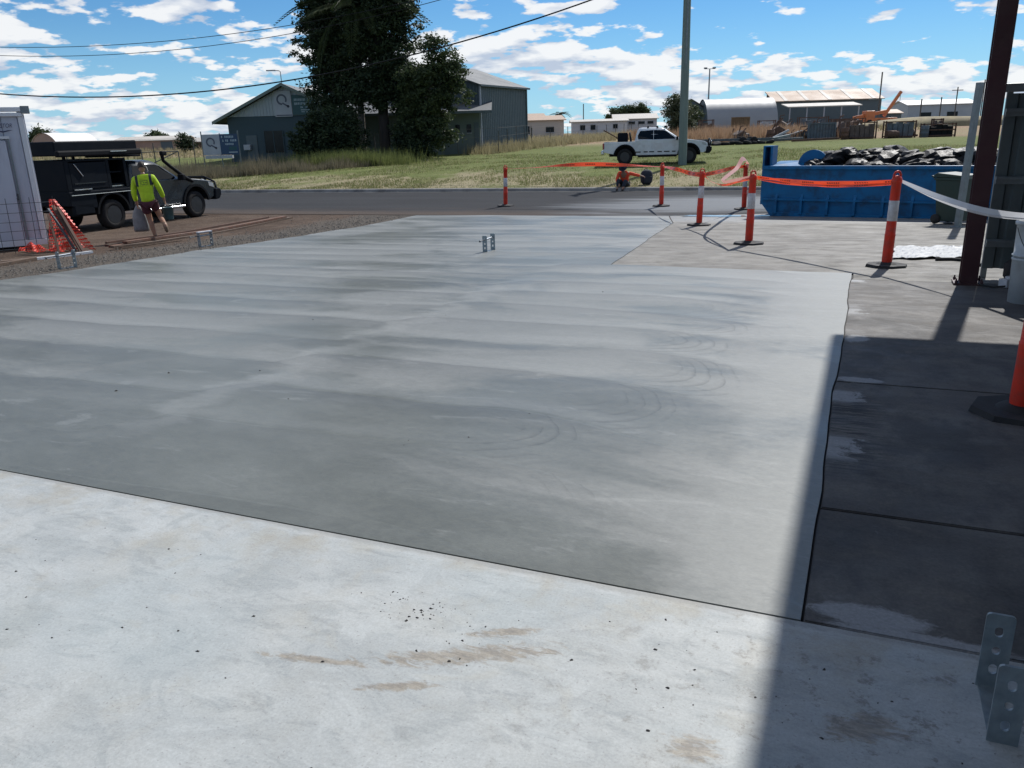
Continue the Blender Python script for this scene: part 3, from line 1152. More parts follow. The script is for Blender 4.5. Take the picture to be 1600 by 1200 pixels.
def bracket(x, y, rz, sep, label, rod=False, cap=False, sc=1.0):
    o = thing('post_bracket', label, 'bracket', (x, y, gz(x, y)), rz, 'steel post brackets cast into the concrete')
    for s in (0, 1):
        p = link('plate', PLATE, None, o)
        p.location = (0, s * sep, 0)
    MB().box((0, sep / 2, -.012), (.07, sep, .02)).build('foot', M_BRK, o)
    if rod:
        mb = MB().tube([(.0, -.19, .205), (.0, sep + .05, .215)], .008, 8)
        mb.build('threaded_rod', M_STEEL, o)
        for ny, nz in ((-.2, .205), (sep + .015, .213)):
            MB().lathe([(.018, 0), (.018, .02)], 6, (0, ny, nz), Matrix.Rotation(R(-90), 3, 'X')).build('nut', M_STEEL, o)
        MB().tube([(.0, .02, .206), (.0, sep - .01, .213)], .016, 8).build('sleeve', M_GALV, o)
    if cap:
        MB().box((0, sep / 2 + .005, .283), (.09, sep + .03, .022)).build('cap_bar', M_REFL, o, bevel=.003)
    o.scale = (sc, sc, sc)
    return o


bracket(1.235, 1.665, -ANG, .29, 'pair of slotted steel plates upright in the shaded white slab', sc=.84)
bracket(-.40, 13.78, -ANG + .02, .34, 'slotted steel post bracket with a rod standing out of the fresh slab', rod=True)
bracket(-6.30, 16.38, -ANG - .15, .30, 'steel post bracket with a white cap bar at the gravel edge of the slab', cap=True, rod=True)
bracket(-7.42, 13.15, -ANG - .1, .28, 'steel post bracket with rod near the white batten at the slab edge', rod=True)

# ------------------------------------------------------------------ blue skip with rubbish bags
M_BLUE = pm('blue_skip_paint', (.002, .125, .300), .42, var=.16, scale=2.0, bump=.06, dirt=(.012, .050, .105), dirt_amt=.8, dscale=2.6, spec=.25)
M_BAG = pm('black_bin_liner', (.012, .012, .014), .52, var=.3, scale=6, bump=.9, bscale=7, spec=.20)
sx0, sy0 = 6.44, 20.39
sdir = Vector((9.61 - 6.44, 17.28 - 20.39)).normalized()
sdir = Vector((.80, -.60)).normalized()
srz = math.atan2(sdir.y, sdir.x)
skip = thing('skip_bin', 'long blue steel skip bin heaped with black rubbish bags', 'skip bin', (sx0, sy0, gz(sx0, sy0) - .005), srz)
SLN, SWD, SHT = 5.6, 1.9, 1.20     # local: x along the near side, y away from the camera


def skip_side(y, out):
    """side plate outline with sloping ends"""
    return [(.22, 0), (SLN - .2, 0), (SLN, .3), (SLN, SHT), (0, SHT), (-.06, .35)]


for y, nm in ((0, 'side_wall'), (SWD, 'side_wall')):
    mb = MB().prism(skip_side(y, 0), lambda p: (p[0], y, p[1]), lambda p: (p[0], y + .03, p[1]))
    mb.build(nm, M_BLUE, skip)
    mb = MB().box((SLN / 2, y - .02 if y == 0 else y + .05, SHT - .02), (SLN, .09, .09))
    mb.build('top_rail', M_BLUE, skip, bevel=.012)
mb = MB().box((SLN / 2, -.035, .42), (SLN, .07, .05)).box((SLN / 2, -.02, .06), (SLN - .5, .04, .10))
mb.build('side_rail', M_BLUE, skip, bevel=.008)
for x in frange(.35, SLN - .3, .62):
    mb = MB().prism([(0, .02), (-.075, .08), (-.075, .42), (0, .55)], lambda p: (x - .03, p[0], p[1]), lambda p: (x + .03, p[0], p[1]))
    mb.build('rib', M_BLUE, skip)
mb = MB().add([(.22, 0, .02), (.22, SWD, .02), (-.06, SWD, .35), (-.06, 0, .35)], [(0, 1, 2, 3)])
mb.add([(-.06, 0, .35), (-.06, SWD, .35), (0, SWD, SHT), (0, 0, SHT)], [(0, 1, 2, 3)])
mb.build('end_wall', M_BLUE, skip)
MB().box((SLN - .02, SWD / 2, SHT / 2), (.04, SWD, SHT - .02)).build('end_wall', M_BLUE, skip)
MB().box((SLN / 2, SWD / 2, .03), (SLN - .5, SWD, .05)).build('floor', M_BLUE, skip)
# lifting post at the end, sloping end deck and round arm plate
mb = MB()
mb.box((-.10, .36, .98), (.05, .36, 1.42)).box((.09, .36, .98), (.05, .36, 1.42)).box((0, .52, .98), (.2, .04, 1.42)).box((0, .36, 1.68), (.24, .38, .03))
mb.build('lifting_post', M_BLUE, skip)
mb = MB().add([(0, .0, SHT + .004), (.9, .12, SHT - .03), (.75, 1.0, SHT + .12), (.05, 1.0, SHT + .10)], [(0, 1, 2, 3)])
mb.add([(0, .0, SHT + .002), (.05, 1.0, SHT + .098), (.05, 1.0, SHT - .2), (0, 0, SHT - .2)], [(0, 1, 2, 3)])
mb.build('end_deck', M_BLUE, skip)
disc = [(.36 * math.cos(a), .36 * math.sin(a)) for a in np.linspace(-.35, PI + .35, 22)]
MB().prism(disc, lambda p: (.98 + p[0], .62, SHT + .02 + p[1]), lambda p: (.98 + p[0], .67, SHT + .02 + p[1])).build('arm_plate', M_BLUE, skip)

rnd = random.Random(11)


def bag_mesh(seed):
    rs = np.random.RandomState(seed)
    bm = bmesh.new()
    bmesh.ops.create_icosphere(bm, subdivisions=3, radius=1.0)
    dirs = [Vector(d / np.linalg.norm(d)) for d in rs.normal(size=(26, 3))]
    amp = rs.uniform(-.34, .40, 26)
    fr = rs.uniform(4, 9, 26)
    for v in bm.verts:
        n = v.co.normalized()
        k = 1.0
        for d, a, f in zip(dirs, amp, fr):
            c = n.dot(d)
            if c > .2:
                k += a * (c - .2) * abs(math.sin(f * c))
        k += .28 * max(0, n.z - .72) / .28 if seed % 3 == 0 else 0
        v.co = n * k
    me = bpy.data.meshes.new('rubbish_bag')
    bm.to_mesh(me)
    bm.free()
    me.materials.append(M_BAG)
    return me


BAGM = [bag_mesh(s) for s in range(6)]
Ms = Matrix.Translation(skip.location) @ Matrix.Rotation(srz, 4, 'Z')
bag_i = 0
SK = [(1.9, .95, .25, .42)]
for row, (yy, zz, n, big) in enumerate(((.50, SHT - .03, 13, .25), (.92, SHT + .10, 11, .33), (1.42, SHT + .10, 11, .33))):
    for i in range(n):
        xx = 1.05 + (SLN - 1.5) * i / (n - 1) + rnd.uniform(-.1, .1)
        if row >= 3:
            zz_ = zz
        else:
            zz_ = zz + rnd.uniform(-.06, .06) + (.20 * math.exp(-((xx - 1.9) / .32) ** 2) if row == 1 else 0)
        o = bpy.data.objects.new('rubbish_bag', BAGM[rnd.randrange(6)])
        C.objects.link(o)
        p = Ms @ Vector((xx, yy + rnd.uniform(-.07, .07), zz_))
        o.location = p
        s = big * rnd.uniform(.8, 1.15)
        o.scale = (s * rnd.uniform(.9, 1.2), s * rnd.uniform(.85, 1.05), s * rnd.uniform(.42, .68))
        o.rotation_euler = (rnd.uniform(-.3, .3), rnd.uniform(-.3, .3), rnd.uniform(0, 6.28))
        tag(o, 'shiny black plastic rubbish bag heaped in the blue skip', 'rubbish bag', 'black rubbish bags filling the skip')
MB().box((SLN / 2, SWD / 2, .52), (SLN - .3, SWD - .1, .9)).build('load', M_BAG, skip)

# ------------------------------------------------------------------ clutter between skip and column
px_, py_ = 8.87, 15.78
post = MB().bar((0, 0, 0), (.02, 0, 2.68), .10, .10).box((0, 0, .01), (.2, .2, .02))
o = post.build('steel_post', M_GALVD, None, bevel=.004)
o.location = (px_, py_, gz(px_, py_) - .004)
o.rotation_euler = (0, R(1.0), .3)
tag(o, 'bare grey square steel post beside the end of the blue skip', 'post')
M_TEAL = pm('teal_pipe_paint', (.02, .22, .17), .45, var=.15, scale=6)
o = MB().tube([(0, 0, 0), (.10, .03, 1.14)], .026, 10).build('pipe', M_TEAL)
o.location = (8.97, 15.2, gz(8.97, 15.2))
tag(o, 'short teal pipe leaning against the grey steel post', 'pipe')
o = MB().tube([(0, 0, .012), (.04, .02, .2), (.05, .0, .28), (.02, -.02, .1), (.0, -.09, .014), (-.1, -.14, .014)], .012, 6).build('cable', M_BLACKR)
o.location = (9.02, 15.25, gz(9.02, 15.25))
tag(o, 'loose black cable end at the foot of the teal pipe', 'cable')

M_BINP = pm('dark_green_bin_plastic', (.012, .035, .028), .5, var=.12, scale=4)


def wheelie(x, y, rz, label):
    o = thing('wheelie_bin', label, 'bin', (x, y, gz(x, y) - .003), rz)
    vs = []
    for z, w, d in ((.06, .42, .44), (.9, .54, .60)):
        vs += [(-w / 2, -d / 2, z), (w / 2, -d / 2, z), (w / 2, d / 2, z), (-w / 2, d / 2, z)]
    MB().add(vs, [(0, 3, 2, 1), (4, 5, 6, 7), (0, 1, 5, 4), (1, 2, 6, 5), (2, 3, 7, 6), (3, 0, 4, 7)]).build('body', M_BINP, o, bevel=.02)
    MB().box((0, 0, .91), (.58, .64, .05)).build('rim', M_BINP, o, bevel=.012)
    MB().prism([(-.31, .94), (-.28, .985), (.25, 1.03), (.33, .99), (.33, .94)], lambda p: (-.29, p[0], p[1]), lambda p: (.29, p[0], p[1])).build('lid', M_BINP, o, bevel=.012)
    for s in (-1, 1):
        MB().lathe([(.0, -.025), (.10, -.025), (.10, .025), (0, .025)], 16, (s * .22, .22, .10), Matrix.Rotation(R(90), 3, 'Y')).build('wheel', M_BLACKR, o)
    MB().tube([(-.26, .33, .93), (-.26, .38, .96), (.26, .38, .96), (.26, .33, .93)], .014, 6).build('handle', M_BINP, o)
    return o


wheelie(9.22, 16.65, .5, 'dark green wheelie bin squeezed between the blue skip and the steel post')

# stacked white buckets beside the column
M_BUCK = pm('off_white_bucket_plastic', (.46, .50, .52), .5, var=.1, scale=6, dirt=(.30, .31, .31), dirt_amt=.6, dscale=4)
bx, by = 5.11, 7.72
bk = thing('bucket_stack', 'two tall off white plastic buckets stacked upright beside the maroon column', 'bucket', (bx, by, gz(bx, by) - .003))
MB().lathe([(.135, 0), (.15, .004), (.163, .42), (.170, .425), (.170, .44), (.163, .445)], 32).build('lower_bucket', M_BUCK, bk)
MB().lathe([(.150, .43), (.158, .46), (.172, .462), (.172, .475), (.158, .478), (.166, .76), (.180, .762), (.183, .79), (.176, .80), (.160, .80), (.154, .785), (.0, .775)], 32).build('upper_bucket', M_BUCK, bk)
MB().tube([(.185 * math.cos(a), .185 * math.sin(a), .74 - .32 * max(0, -math.sin(a))) for a in np.linspace(PI, 2 * PI, 16)], .004, 6).build('wire_handle', M_STEEL, bk)

# junk tucked under the screen wall
o = MB().box((0, 0, .05), (.24, .12, .09)).box((.02, 0, .105), (.16, .09, .03)).build('power_board', M_REFL, None, bevel=.008)
o.location = (*E(10.15, 1.55), gz(*E(10.15, 1.55)) - .003)
o.rotation_euler = (0, 0, .2)
tag(o, 'white power board on the ground at the foot of the screen wall', 'power board')
cp = [(*E(10.3, 1.2), .02), (*E(10.12, 1.26), .014), (*E(9.98, 1.36), .014), (*E(10.05, 1.48), .02), (*E(10.15, 1.52), .05)]
o = MB().tube([(x, y, gz(x, y) + z) for x, y, z in cp], .010, 6).build('power_lead', M_BLACKR)
tag(o, 'black power lead curling from the column foot to the power board', 'cable')
o = MB().lathe([(.0, 0), (.2, 0), (.24, .06), (.24, .2), (.2, .24), (.12, .25), (.1, .2), (0, .19)], 20, (0, 0, 0)).build('hose_reel', M_BLACKR)
o.location = (*E(10.55, 1.75), gz(*E(10.55, 1.75)))
tag(o, 'coiled black rubber hose lying against the screen wall', 'hose')

# crumpled silver tarp
M_TARP = pm('silver_tarp', (.30, .315, .33), .6, metal=.0, var=.1, scale=4)
tc = [Vector((5.42, 11.22)), Vector((6.55, 11.02)), Vector((7.35, 12.35)), Vector((6.15, 12.62))]
nx_, ny_ = 44, 40
vs, fs = [], []
rs = np.random.RandomState(4)
wv = [(rs.uniform(6, 40), rs.uniform(0, 6.28), rs.uniform(0, 6.28), rs.uniform(.003, .012)) for _ in range(14)]
for j in range(ny_ + 1):
    for i in range(nx_ + 1):
        u, v = i / nx_, j / ny_
        p = (tc[0] * (1 - u) + tc[1] * u) * (1 - v) + (tc[3] * (1 - u) + tc[2] * u) * v
        ew = .05 * math.sin(17 * u + 5 * v) * (abs(v - .5) * 2) ** 4 + .04 * math.sin(15 * v) * (abs(u - .5) * 2) ** 4
        h = sum(a * abs(math.sin(f * (u * math.cos(d) + v * math.sin(d)) + ph)) for f, ph, d, a in wv)
        h = .006 + max(0.0, h - .022) * .55
        vs.append((p.x + ew, p.y + ew, gz(p.x, p.y) + h))
for j in range(ny_):
    for i in range(nx_):
        k = j * (nx_ + 1) + i
        fs.append((k, k + 1, k + nx_ + 2, k + nx_ + 1))
o = MB().add(vs, fs, False).build('tarp', M_TARP)
tag(o, 'crumpled silver tarp lying flat on the driveway near the maroon column', 'tarp')
cp = [E(12.45, .95), E(12.5, 1.15), E(12.42, 1.3), E(12.2, 1.42), E(11.9, 1.45)]
o = MB().tube([(x, y, gz(x, y) + .02) for x, y in cp], .022, 8).build('hose', M_BLACKR)
tag(o, 'short black hose lying across the edge of the silver tarp', 'hose')

# puddle of wash water at the road edge
m, t, b = mat('wash_water')
b.inputs['Base Color'].default_value = (.34, .36, .37, 1)
b.inputs['Roughness'].default_value = .12
b.inputs['Specular IOR Level'].default_value = .8
t.put(b.inputs['Normal'], t.bump(t.noise(t.coord('Object'), 9., 3., .5), .12, .01))
pts = []
rs = random.Random(5)
for k in range(40):
    a = 2 * PI * k / 40
    rr = 1 + .22 * math.sin(3 * a + 1) + .14 * math.sin(7 * a) + .08 * math.sin(13 * a + 2)
    pts.append((5.42 + 1.05 * rr * math.cos(a), 20.62 - .36 * math.cos(a) + .20 * rr * math.sin(a)))
mb = MB().add([(x, y, -.623) for x, y in pts], [tuple(range(40))])
kind(mb.build('puddle', m), 'structure')

# ------------------------------------------------------------------ vehicles
M_TYRE = pm('tyre_rubber', (.016, .016, .017), .85, var=.25, scale=9, bump=.3, bscale=40, dirt=(.045, .04, .035), dirt_amt=.25, spec=.25)
M_RIM = pm('dark_alloy_wheel', (.05, .052, .055), .4, metal=.6, var=.1, scale=8)
M_GLASS = pm('tinted_car_glass', (.006, .008, .010), .08, var=.05, scale=1.0, spec=.3)
M_SCREEN = pm('sunlit_windscreen', (.035, .05, .055), .05, var=.05, scale=1.0, spec=1.0)
M_WPAINT = pm('white_car_paint', (.62, .66, .69), .28, var=.04, scale=1.5, coat=.6, dirt=(.38, .36, .33), dirt_amt=.3, dscale=1.8)
M_DPAINT = pm('dark_grey_car_paint', (.014, .021, .029), .25, var=.08, scale=1.5, coat=.35, dirt=(.04, .037, .034), dirt_amt=.15, dscale=1.8)
M_DPOWD = pm('black_powder_coat', (.007, .010, .015), .55, var=.15, scale=4, dirt=(.02, .02, .02), dirt_amt=.2, spec=.10)
M_PLAST = pm('black_car_plastic', (.010, .011, .013), .6, var=.15, scale=5, spec=.12)
M_LAMP = pm('clear_lamp_lens', (.45, .47, .48), .1, var=.1, scale=8, spec=.8)
M_TAIL = pm('red_tail_lens', (.22, .01, .012), .15, var=.1, scale=8, spec=.8)
M_CHROME = pm('bright_steel', (.62, .64, .66), .22, metal=.9, var=.06, scale=6)


def arc(cx, cz, r, a0, a1, n=10):
    return [(cx + r * math.cos(R(a0 + (a1 - a0) * i / n)), cz + r * math.sin(R(a0 + (a1 - a0) * i / n))) for i in range(n + 1)]


CAB = [(1.14, -.82, 1.27, .875), (1.22, -.80, 1.17, .865), (1.46, -.745, .80, .80), (1.68, -.67, .46, .725), (1.765, -.60, .30, .66), (1.80, -.45, .12, .54)]


def cab_y(z):
    return float(np.interp(z, [c[0] for c in CAB], [c[3] for c in CAB]))


def cab_xf(z):
    return float(np.interp(z, [c[0] for c in CAB], [c[2] for c in CAB]))


def wheel(o, x, y, r=.40, w=.28):
    s = 1 if y > 0 else -1
    M = Matrix.Rotation(R(-90 * s), 3, 'X')
    prof = [(r * .56, -w * .45), (r * .70, -w * .5), (r * .92, -w * .48), (r * .99, -w * .36), (r, -w * .1), (r, w * .1), (r * .99, w * .36), (r * .92, w * .48), (r * .70, w * .5), (r * .60, w * .45), (r * .58, w * .05)]
    t = MB().lathe(prof, 32, (x, y, r), M).build('wheel', M_TYRE, o)
    mb = MB().lathe([(0, w * .20), (.06, w * .24), (.10, w * .20)], 12, (0, 0, 0), M)
    mb.lathe([(r * .60, w * .47), (r * .57, w * .40), (r * .54, w * .1), (0, w * .08)], 32, (0, 0, 0), M)
    for k in range(6):
        a = 2 * PI * k / 6
        for da in (-.13, .13):
            mb.bar(M @ Vector((.05 * math.cos(a), .05 * math.sin(a), w * .22)), M @ Vector((r * .57 * math.cos(a + da), r * .57 * math.sin(a + da), w * .34)), .035, .03)
    rim = mb.build('rim', M_RIM, t)
    rim.location = (x, y, r)
    return t


def ute(name, label, loc, rz, paint, style, sc=1.0):
    o = thing(name, label, 'ute', loc, rz)
    W = .93
    rear = style == 'tub'
    sh = -.30 if rear else 0.0
    low = []
    if rear:
        low += [(-2.64, .62)] + arc(-1.6, .44, .52, 172, 6) + [(-1.0, .46)]
    else:
        low += [(-.86, .46)]
    low += [(1.02, .46)] + arc(1.6, .44, .52, 174, 10)
    low += [(2.28, .52), (2.44, .58), (2.52, .78), (2.50, .98), (2.36, 1.07), (1.9, 1.14), (1.3, 1.205), (1.15, 1.20), (-.80 + sh, 1.17)]
    if rear:
        low += [(-.82 + sh, 1.13), (-2.66, 1.12), (-2.70, 1.02), (-2.70, .72)]
    else:
        low += [(-.86, 1.15)]
    MB().prism(low, lambda p: (p[0], -W, p[1]), lambda p: (p[0], W, p[1])).build('body', paint, o, bevel=.045, seg=3)
    # underbody and chassis
    MB().box((-.1, 0, .52), (4.6, 1.1, .22)).build('chassis', M_PLAST, o)
    for cx in ((1.6, -1.6) if rear else (1.6,)):
        MB().box((cx, 0, .78), (1.12, 1.30, .46)).build('wheel_well', M_PLAST, o)
    # cabin
    vs = []
    for z, xr, xf, hw in CAB:
        c = .06
        xr += sh
        vs += [(xr + c, -hw, z), (xf - c * 1.5, -hw, z), (xf, -hw + c * 2.2, z), (xf, hw - c * 2.2, z), (xf - c * 1.5, hw, z), (xr + c, hw, z), (xr, hw - c, z), (xr, -hw + c, z)]
    fs = []
    n = 8
    for i in range(len(CAB) - 1):
        for k in range(n):
            fs.append((i * n + k, i * n + (k + 1) % n, (i + 1) * n + (k + 1) % n, (i + 1) * n + k))
    fs.append(tuple(range((len(CAB) - 1) * n, len(CAB) * n)))
    MB().add(vs, fs, True).build('cabin', paint, o)
    # glass
    wins = {'rear_window': [(-.64 + sh, 1.24), (-.66 + sh, 1.42), (-.54 + sh, 1.635), (-.03 + sh * .5, 1.67), (-.03 + sh * .5, 1.215)],
            'front_window': [(-.01 + sh * .5, 1.215), (-.01 + sh * .5, 1.67), (.30, 1.65), (.46, 1.60), (.92, 1.26), (.90, 1.225)]}
    doors = {'rear_door': [(-.70 + sh, .80 if rear else .60), (-.70 + sh, 1.19), (sh * .5, 1.20), (sh * .5, .56), (-.45 + sh, .56 if not rear else .70)], 'front_door': [(.02 + sh * .5, .56), (.02 + sh * .5, 1.20), (1.02, 1.20), (1.05, .95), (1.0, .62)]}
    for s in (-1, 1):
        for nm, pl in wins.items():
            MB().prism(pl, lambda p: (p[0], s * (cab_y(p[1]) - .012), p[1]), lambda p: (p[0], s * (cab_y(p[1]) + .008), p[1])).build(nm, M_GLASS, o)
        for nm, pl in doors.items():
            d = MB().prism(pl, lambda p: (p[0], s * (W - .012), p[1]), lambda p: (p[0], s * (W + .006), p[1])).build(nm, paint, o, bevel=.005)
            hx = (-.56 + sh) if nm == 'rear_door' else .16 + sh * .5
            MB().box((hx, s * (W + .022), 1.04), (.17, .03, .035)).build('handle', M_PLAST if not rear else paint, d, bevel=.008)
        mir = MB().box((1.0, s * 1.03, 1.25), (.11, .22, .17)).build('mirror', M_PLAST, o, bevel=.025)
        MB().box((1.02, s * .93, 1.19), (.05, .1, .05)).build('mirror_arm', M_PLAST, mir)
        # side step, flares, lamps
        MB().tube([(-.95, s * 1.0, .40), (1.0, s * 1.0, .40)], .04, 8).build('side_step', M_CHROME if style != 'tub' else M_PLAST, o)
        for cx in ((1.6, -1.6) if rear else (1.6,)):
            outer = arc(cx, .44, .575, 178, 6, 14)
            inner = arc(cx, .44, .505, 6, 178, 14)
            MB().prism(outer + inner, lambda p: (p[0], s * (W - .02), p[1]), lambda p: (p[0], s * (W + .045), p[1])).build('wheel_flare', M_PLAST, o)
        MB().prism([(2.50, .86), (2.45, 1.0), (2.24, 1.06), (2.28, .92)], lambda p: (p[0], s * .62, p[1]), lambda p: (p[0] + (-.03), s * (W + .008), p[1])).build('headlight', M_LAMP, o)
        if rear:
            MB().box((-2.68, s * .86, .93), (.10, .15, .30)).build('tail_light', M_TAIL, o, bevel=.02)
        for cx in (1.6, -1.6):
            wheel(o, cx, s * .80)
    xa, za, xb, zb = 1.15, 1.235, .49, 1.655
    nv = Vector((zb - za, 0, xa - xb)).normalized() * .008
    MB().add([Vector((xa, -.70, za)) + nv, Vector((xa, .70, za)) + nv, Vector((xb, .60, zb)) + nv, Vector((xb, -.60, zb)) + nv], [(0, 1, 2, 3)]).build('windscreen', M_SCREEN, o)
    # grille and bull bar
    MB().box((2.51, 0, .90), (.03, 1.05, .22)).build('grille', M_PLAST, o, bevel=.01)
    mb = MB().prism([(2.42, .48), (2.62, .50), (2.72, .62), (2.72, .80), (2.60, .84), (2.46, .82)], lambda p: (p[0], -.98, p[1]), lambda p: (p[0], .98, p[1]))
    mb.build('bull_bar', M_DPOWD, o, bevel=.03)
    for ys in (-.42, .42):
        MB().tube([(2.62, ys, .8), (2.70, ys, 1.0), (2.66, ys, 1.16)], .035, 8).build('bull_bar_upright', M_DPOWD, o)
    MB().tube([(2.64, -.86, .82), (2.66, -.80, 1.02), (2.66, -.42, 1.17), (2.66, .42, 1.17), (2.66, .80, 1.02), (2.64, .86, .82)], .035, 8).build('bull_bar_hoop', M_DPOWD, o)
    for ys in (-.25, .25):
        MB().lathe([(.0, .0), (.10, .0), (.11, .04), (.10, .08), (0, .085)], 16, (2.68, ys, 1.0), Matrix.Rotation(R(90), 3, 'Y')).build('driving_light', M_LAMP, o)
    MB().tube([(1.2, .80, 1.2), (1.24, .82, 2.2)], .008, 6).build('aerial', M_PLAST, o)
    o.scale = (sc, sc, sc)
    return o


# white dual cab parked on the verge
ux, uy = 7.35, 40.2
wu = ute('parked_ute', 'white dual cab ute with black bull bar parked on the grass verge', (ux, uy, gz(ux, uy) - .02), R(-9), M_WPAINT, 'tub', .94)
for x in (-.45, .02, .42):
    MB().box((x, 0, 1.85), (.05, 1.36, .035)).build('roof_rack_bar', M_PLAST, wu)
    for s in (-1, 1):
        MB().box((x, s * .62, 1.80), (.09, .08, .07)).build('rack_foot', M_PLAST, wu)
MB().tube([(-1.30, -.80, 1.1), (-1.36, -.72, 1.55), (-1.36, .72, 1.55), (-1.30, .80, 1.1)], .045, 8).build('sports_bar', M_DPOWD, wu)
MB().box((-1.90, 0, 1.118), (1.5, 1.62, .03)).build('tonneau', M_PLAST, wu)
for x, ln in ((-.95, .3), (-.55, .2), (-.25, .25), (.15, .22), (.5, .28), (.85, .18)):
    MB().box((x, -.938, .62), (ln, .008, .05)).build('sill_decal', M_PLAST, wu)
MB().box((-2.74, 0, .62), (.14, 1.75, .18)).build('rear_bumper', M_CHROME, wu, bevel=.03)
o = MB().box((0, 0, .19), (.5, .55, .38)).box((0, 0, .39), (.44, .5, .06)).build('tool_box', M_DPOWD, None, bevel=.02)
ca, sa = math.cos(R(-9)), math.sin(R(-9))


def onute(x, y, z):
    x, y, z = x * .94, y * .94, z * .94
    return (ux + x * ca - y * sa, uy + x * sa + y * ca, gz(ux, uy) - .02 + z)


o.location = onute(-1.72, -.1, 1.133)
o.rotation_euler = (0, 0, R(-9))
tag(o, 'black tool box in the tray of the white ute', 'tool box')
o = MB().tube([onute(-1.75, -.25, 1.15), onute(-2.15, -.3, 1.42), onute(-2.7, -.35, 1.72)], .03, 6).build('pole', M_RUST)
tag(o, 'thin brown pole sticking out of the tray of the white ute', 'pole')

# dark ute with canopy at the left
dx_, dy_ = (-9.69 - 10.9) / 2 - .62, (25.07 + 22.01) / 2 + .28
drz = math.atan2(25.07 - 22.01, -9.69 + 10.9)
du = ute('canopy_ute', 'dark grey lifted ute with black canopy tray, open rooftop awning and snorkel', (dx_, dy_, gz(dx_, dy_) - .018), drz, M_DPAINT, 'canopy', .98)
# tray with boxes, canopy body
mb = MB().prism([(-2.95, .72), (-2.12, .62), (-2.12, 1.0), (-1.05, 1.0), (-1.05, .5), (-.92, .5), (-.92, 1.08), (-2.95, 1.08)], lambda p: (p[0], -.96, p[1]), lambda p: (p[0], .96, p[1]))
mb.build('tray', M_DPOWD, du, bevel=.015)
for s in (-1, 1):
    mb = MB().tube([(-2.9, s * .975, .99), (-.95, s * .975, .99)], .010, 6)
    mb.build('tray_rail', M_GALVD, du)
    MB().box((-2.55, s * .90, .62), (.62, .12, .26)).build('side_box', M_DPOWD, du, bevel=.02)
    mb = MB().prism(arc(-1.6, .44, .57, 178, 2, 12) + arc(-1.6, .44, .51, 2, 178, 12), lambda p: (p[0], s * .62, p[1]), lambda p: (p[0], s * .97, p[1]))
    mb.build('mudguard', M_PLAST, du)
MB().box((-1.93, 0, 1.10), (2.02, 1.86, .04)).build('canopy_floor', M_DPOWD, du)
MB().box((-1.93, 0, 1.86), (2.02, 1.86, .05)).build('canopy_roof', M_DPOWD, du, bevel=.015)
MB().box((-.94, 0, 1.48), (.04, 1.84, .74)).build('canopy_front', M_DPOWD, du)
MB().box((-2.92, 0, 1.48), (.04, 1.84, .74)).build('canopy_rear', M_DPOWD, du)
MB().box((-1.93, .91, 1.48), (2.0, .04, .74)).build('canopy_side', M_DPOWD, du)
for x0, x1 in ((-2.93, -2.80), (-1.62, -1.52), (-1.02, -.93)):
    MB().box(((x0 + x1) / 2, -.92, 1.48), (x1 - x0, .03, .72)).build('canopy_pillar', M_DPOWD, du)
cdoor = MB().box((-2.21, -.925, 1.47), (1.16, .025, .68)).build('canopy_door', M_DPOWD, du, bevel=.01)
MB().box((-2.21, -.945, 1.28), (1.0, .012, .03)).build('door_trim', M_DPAINT, cdoor)
MB().tube([(-2.65, -.95, 1.78), (-2.42, -.95, 1.46)], .014, 6).build('gas_strut', M_CHROME, cdoor)
for z in (1.20, 1.52):
    MB().box((-1.28, -.3, z), (.5, 1.1, .03)).build('canopy_shelf', M_DPOWD, du)
MB().box((-1.27, -.84, 1.15), (.48, .03, .03)).build('drawer_trim', M_CHROME, du)
MB().box((-2.5, -.965, 1.13), (.55, .02, .03)).build('tray_trim', M_CHROME, du)
# rooftop tent box and legs, raised gull-wing panel
for x in (-2.7, -1.2):
    for s in (-.7, .7):
        MB().box((x, s, 1.93), (.06, .06, .12)).build('rack_leg', M_DPOWD, du)
MB().box((-1.75, -.02, 2.17), (2.7, 1.75, .36)).build('rooftop_tent', M_DPOWD, du, bevel=.03)
aw = MB().box((-1.75, -.95, 2.04), (2.75, .14, .16)).build('awning_roll', M_PLAST, du, bevel=.04)
MB().box((-1.2, -1.03, 2.07), (.55, .012, .02)).build('awning_strip', M_CHROME, aw)
MB().box((-.55, -.1, 1.93), (.75, 1.3, .05)).build('front_rack', M_DPOWD, du)
# snorkel on the right side
mb = MB().tube([(1.55, -.93, 1.10), (1.25, -.955, 1.22), (.72, -.90, 1.60), (.55, -.86, 1.75), (.53, -.86, 1.9)], [.05, .055, .05, .05, .055], 10)
mb.build('snorkel', M_PLAST, du)
MB().box((.58, -.86, 1.96), (.20, .12, .13)).build('snorkel_head', M_PLAST, du, bevel=.03)

# ------------------------------------------------------------------ people
M_SKIN = pm('tanned_skin', (.30, .165, .105), .55, var=.1, scale=14)


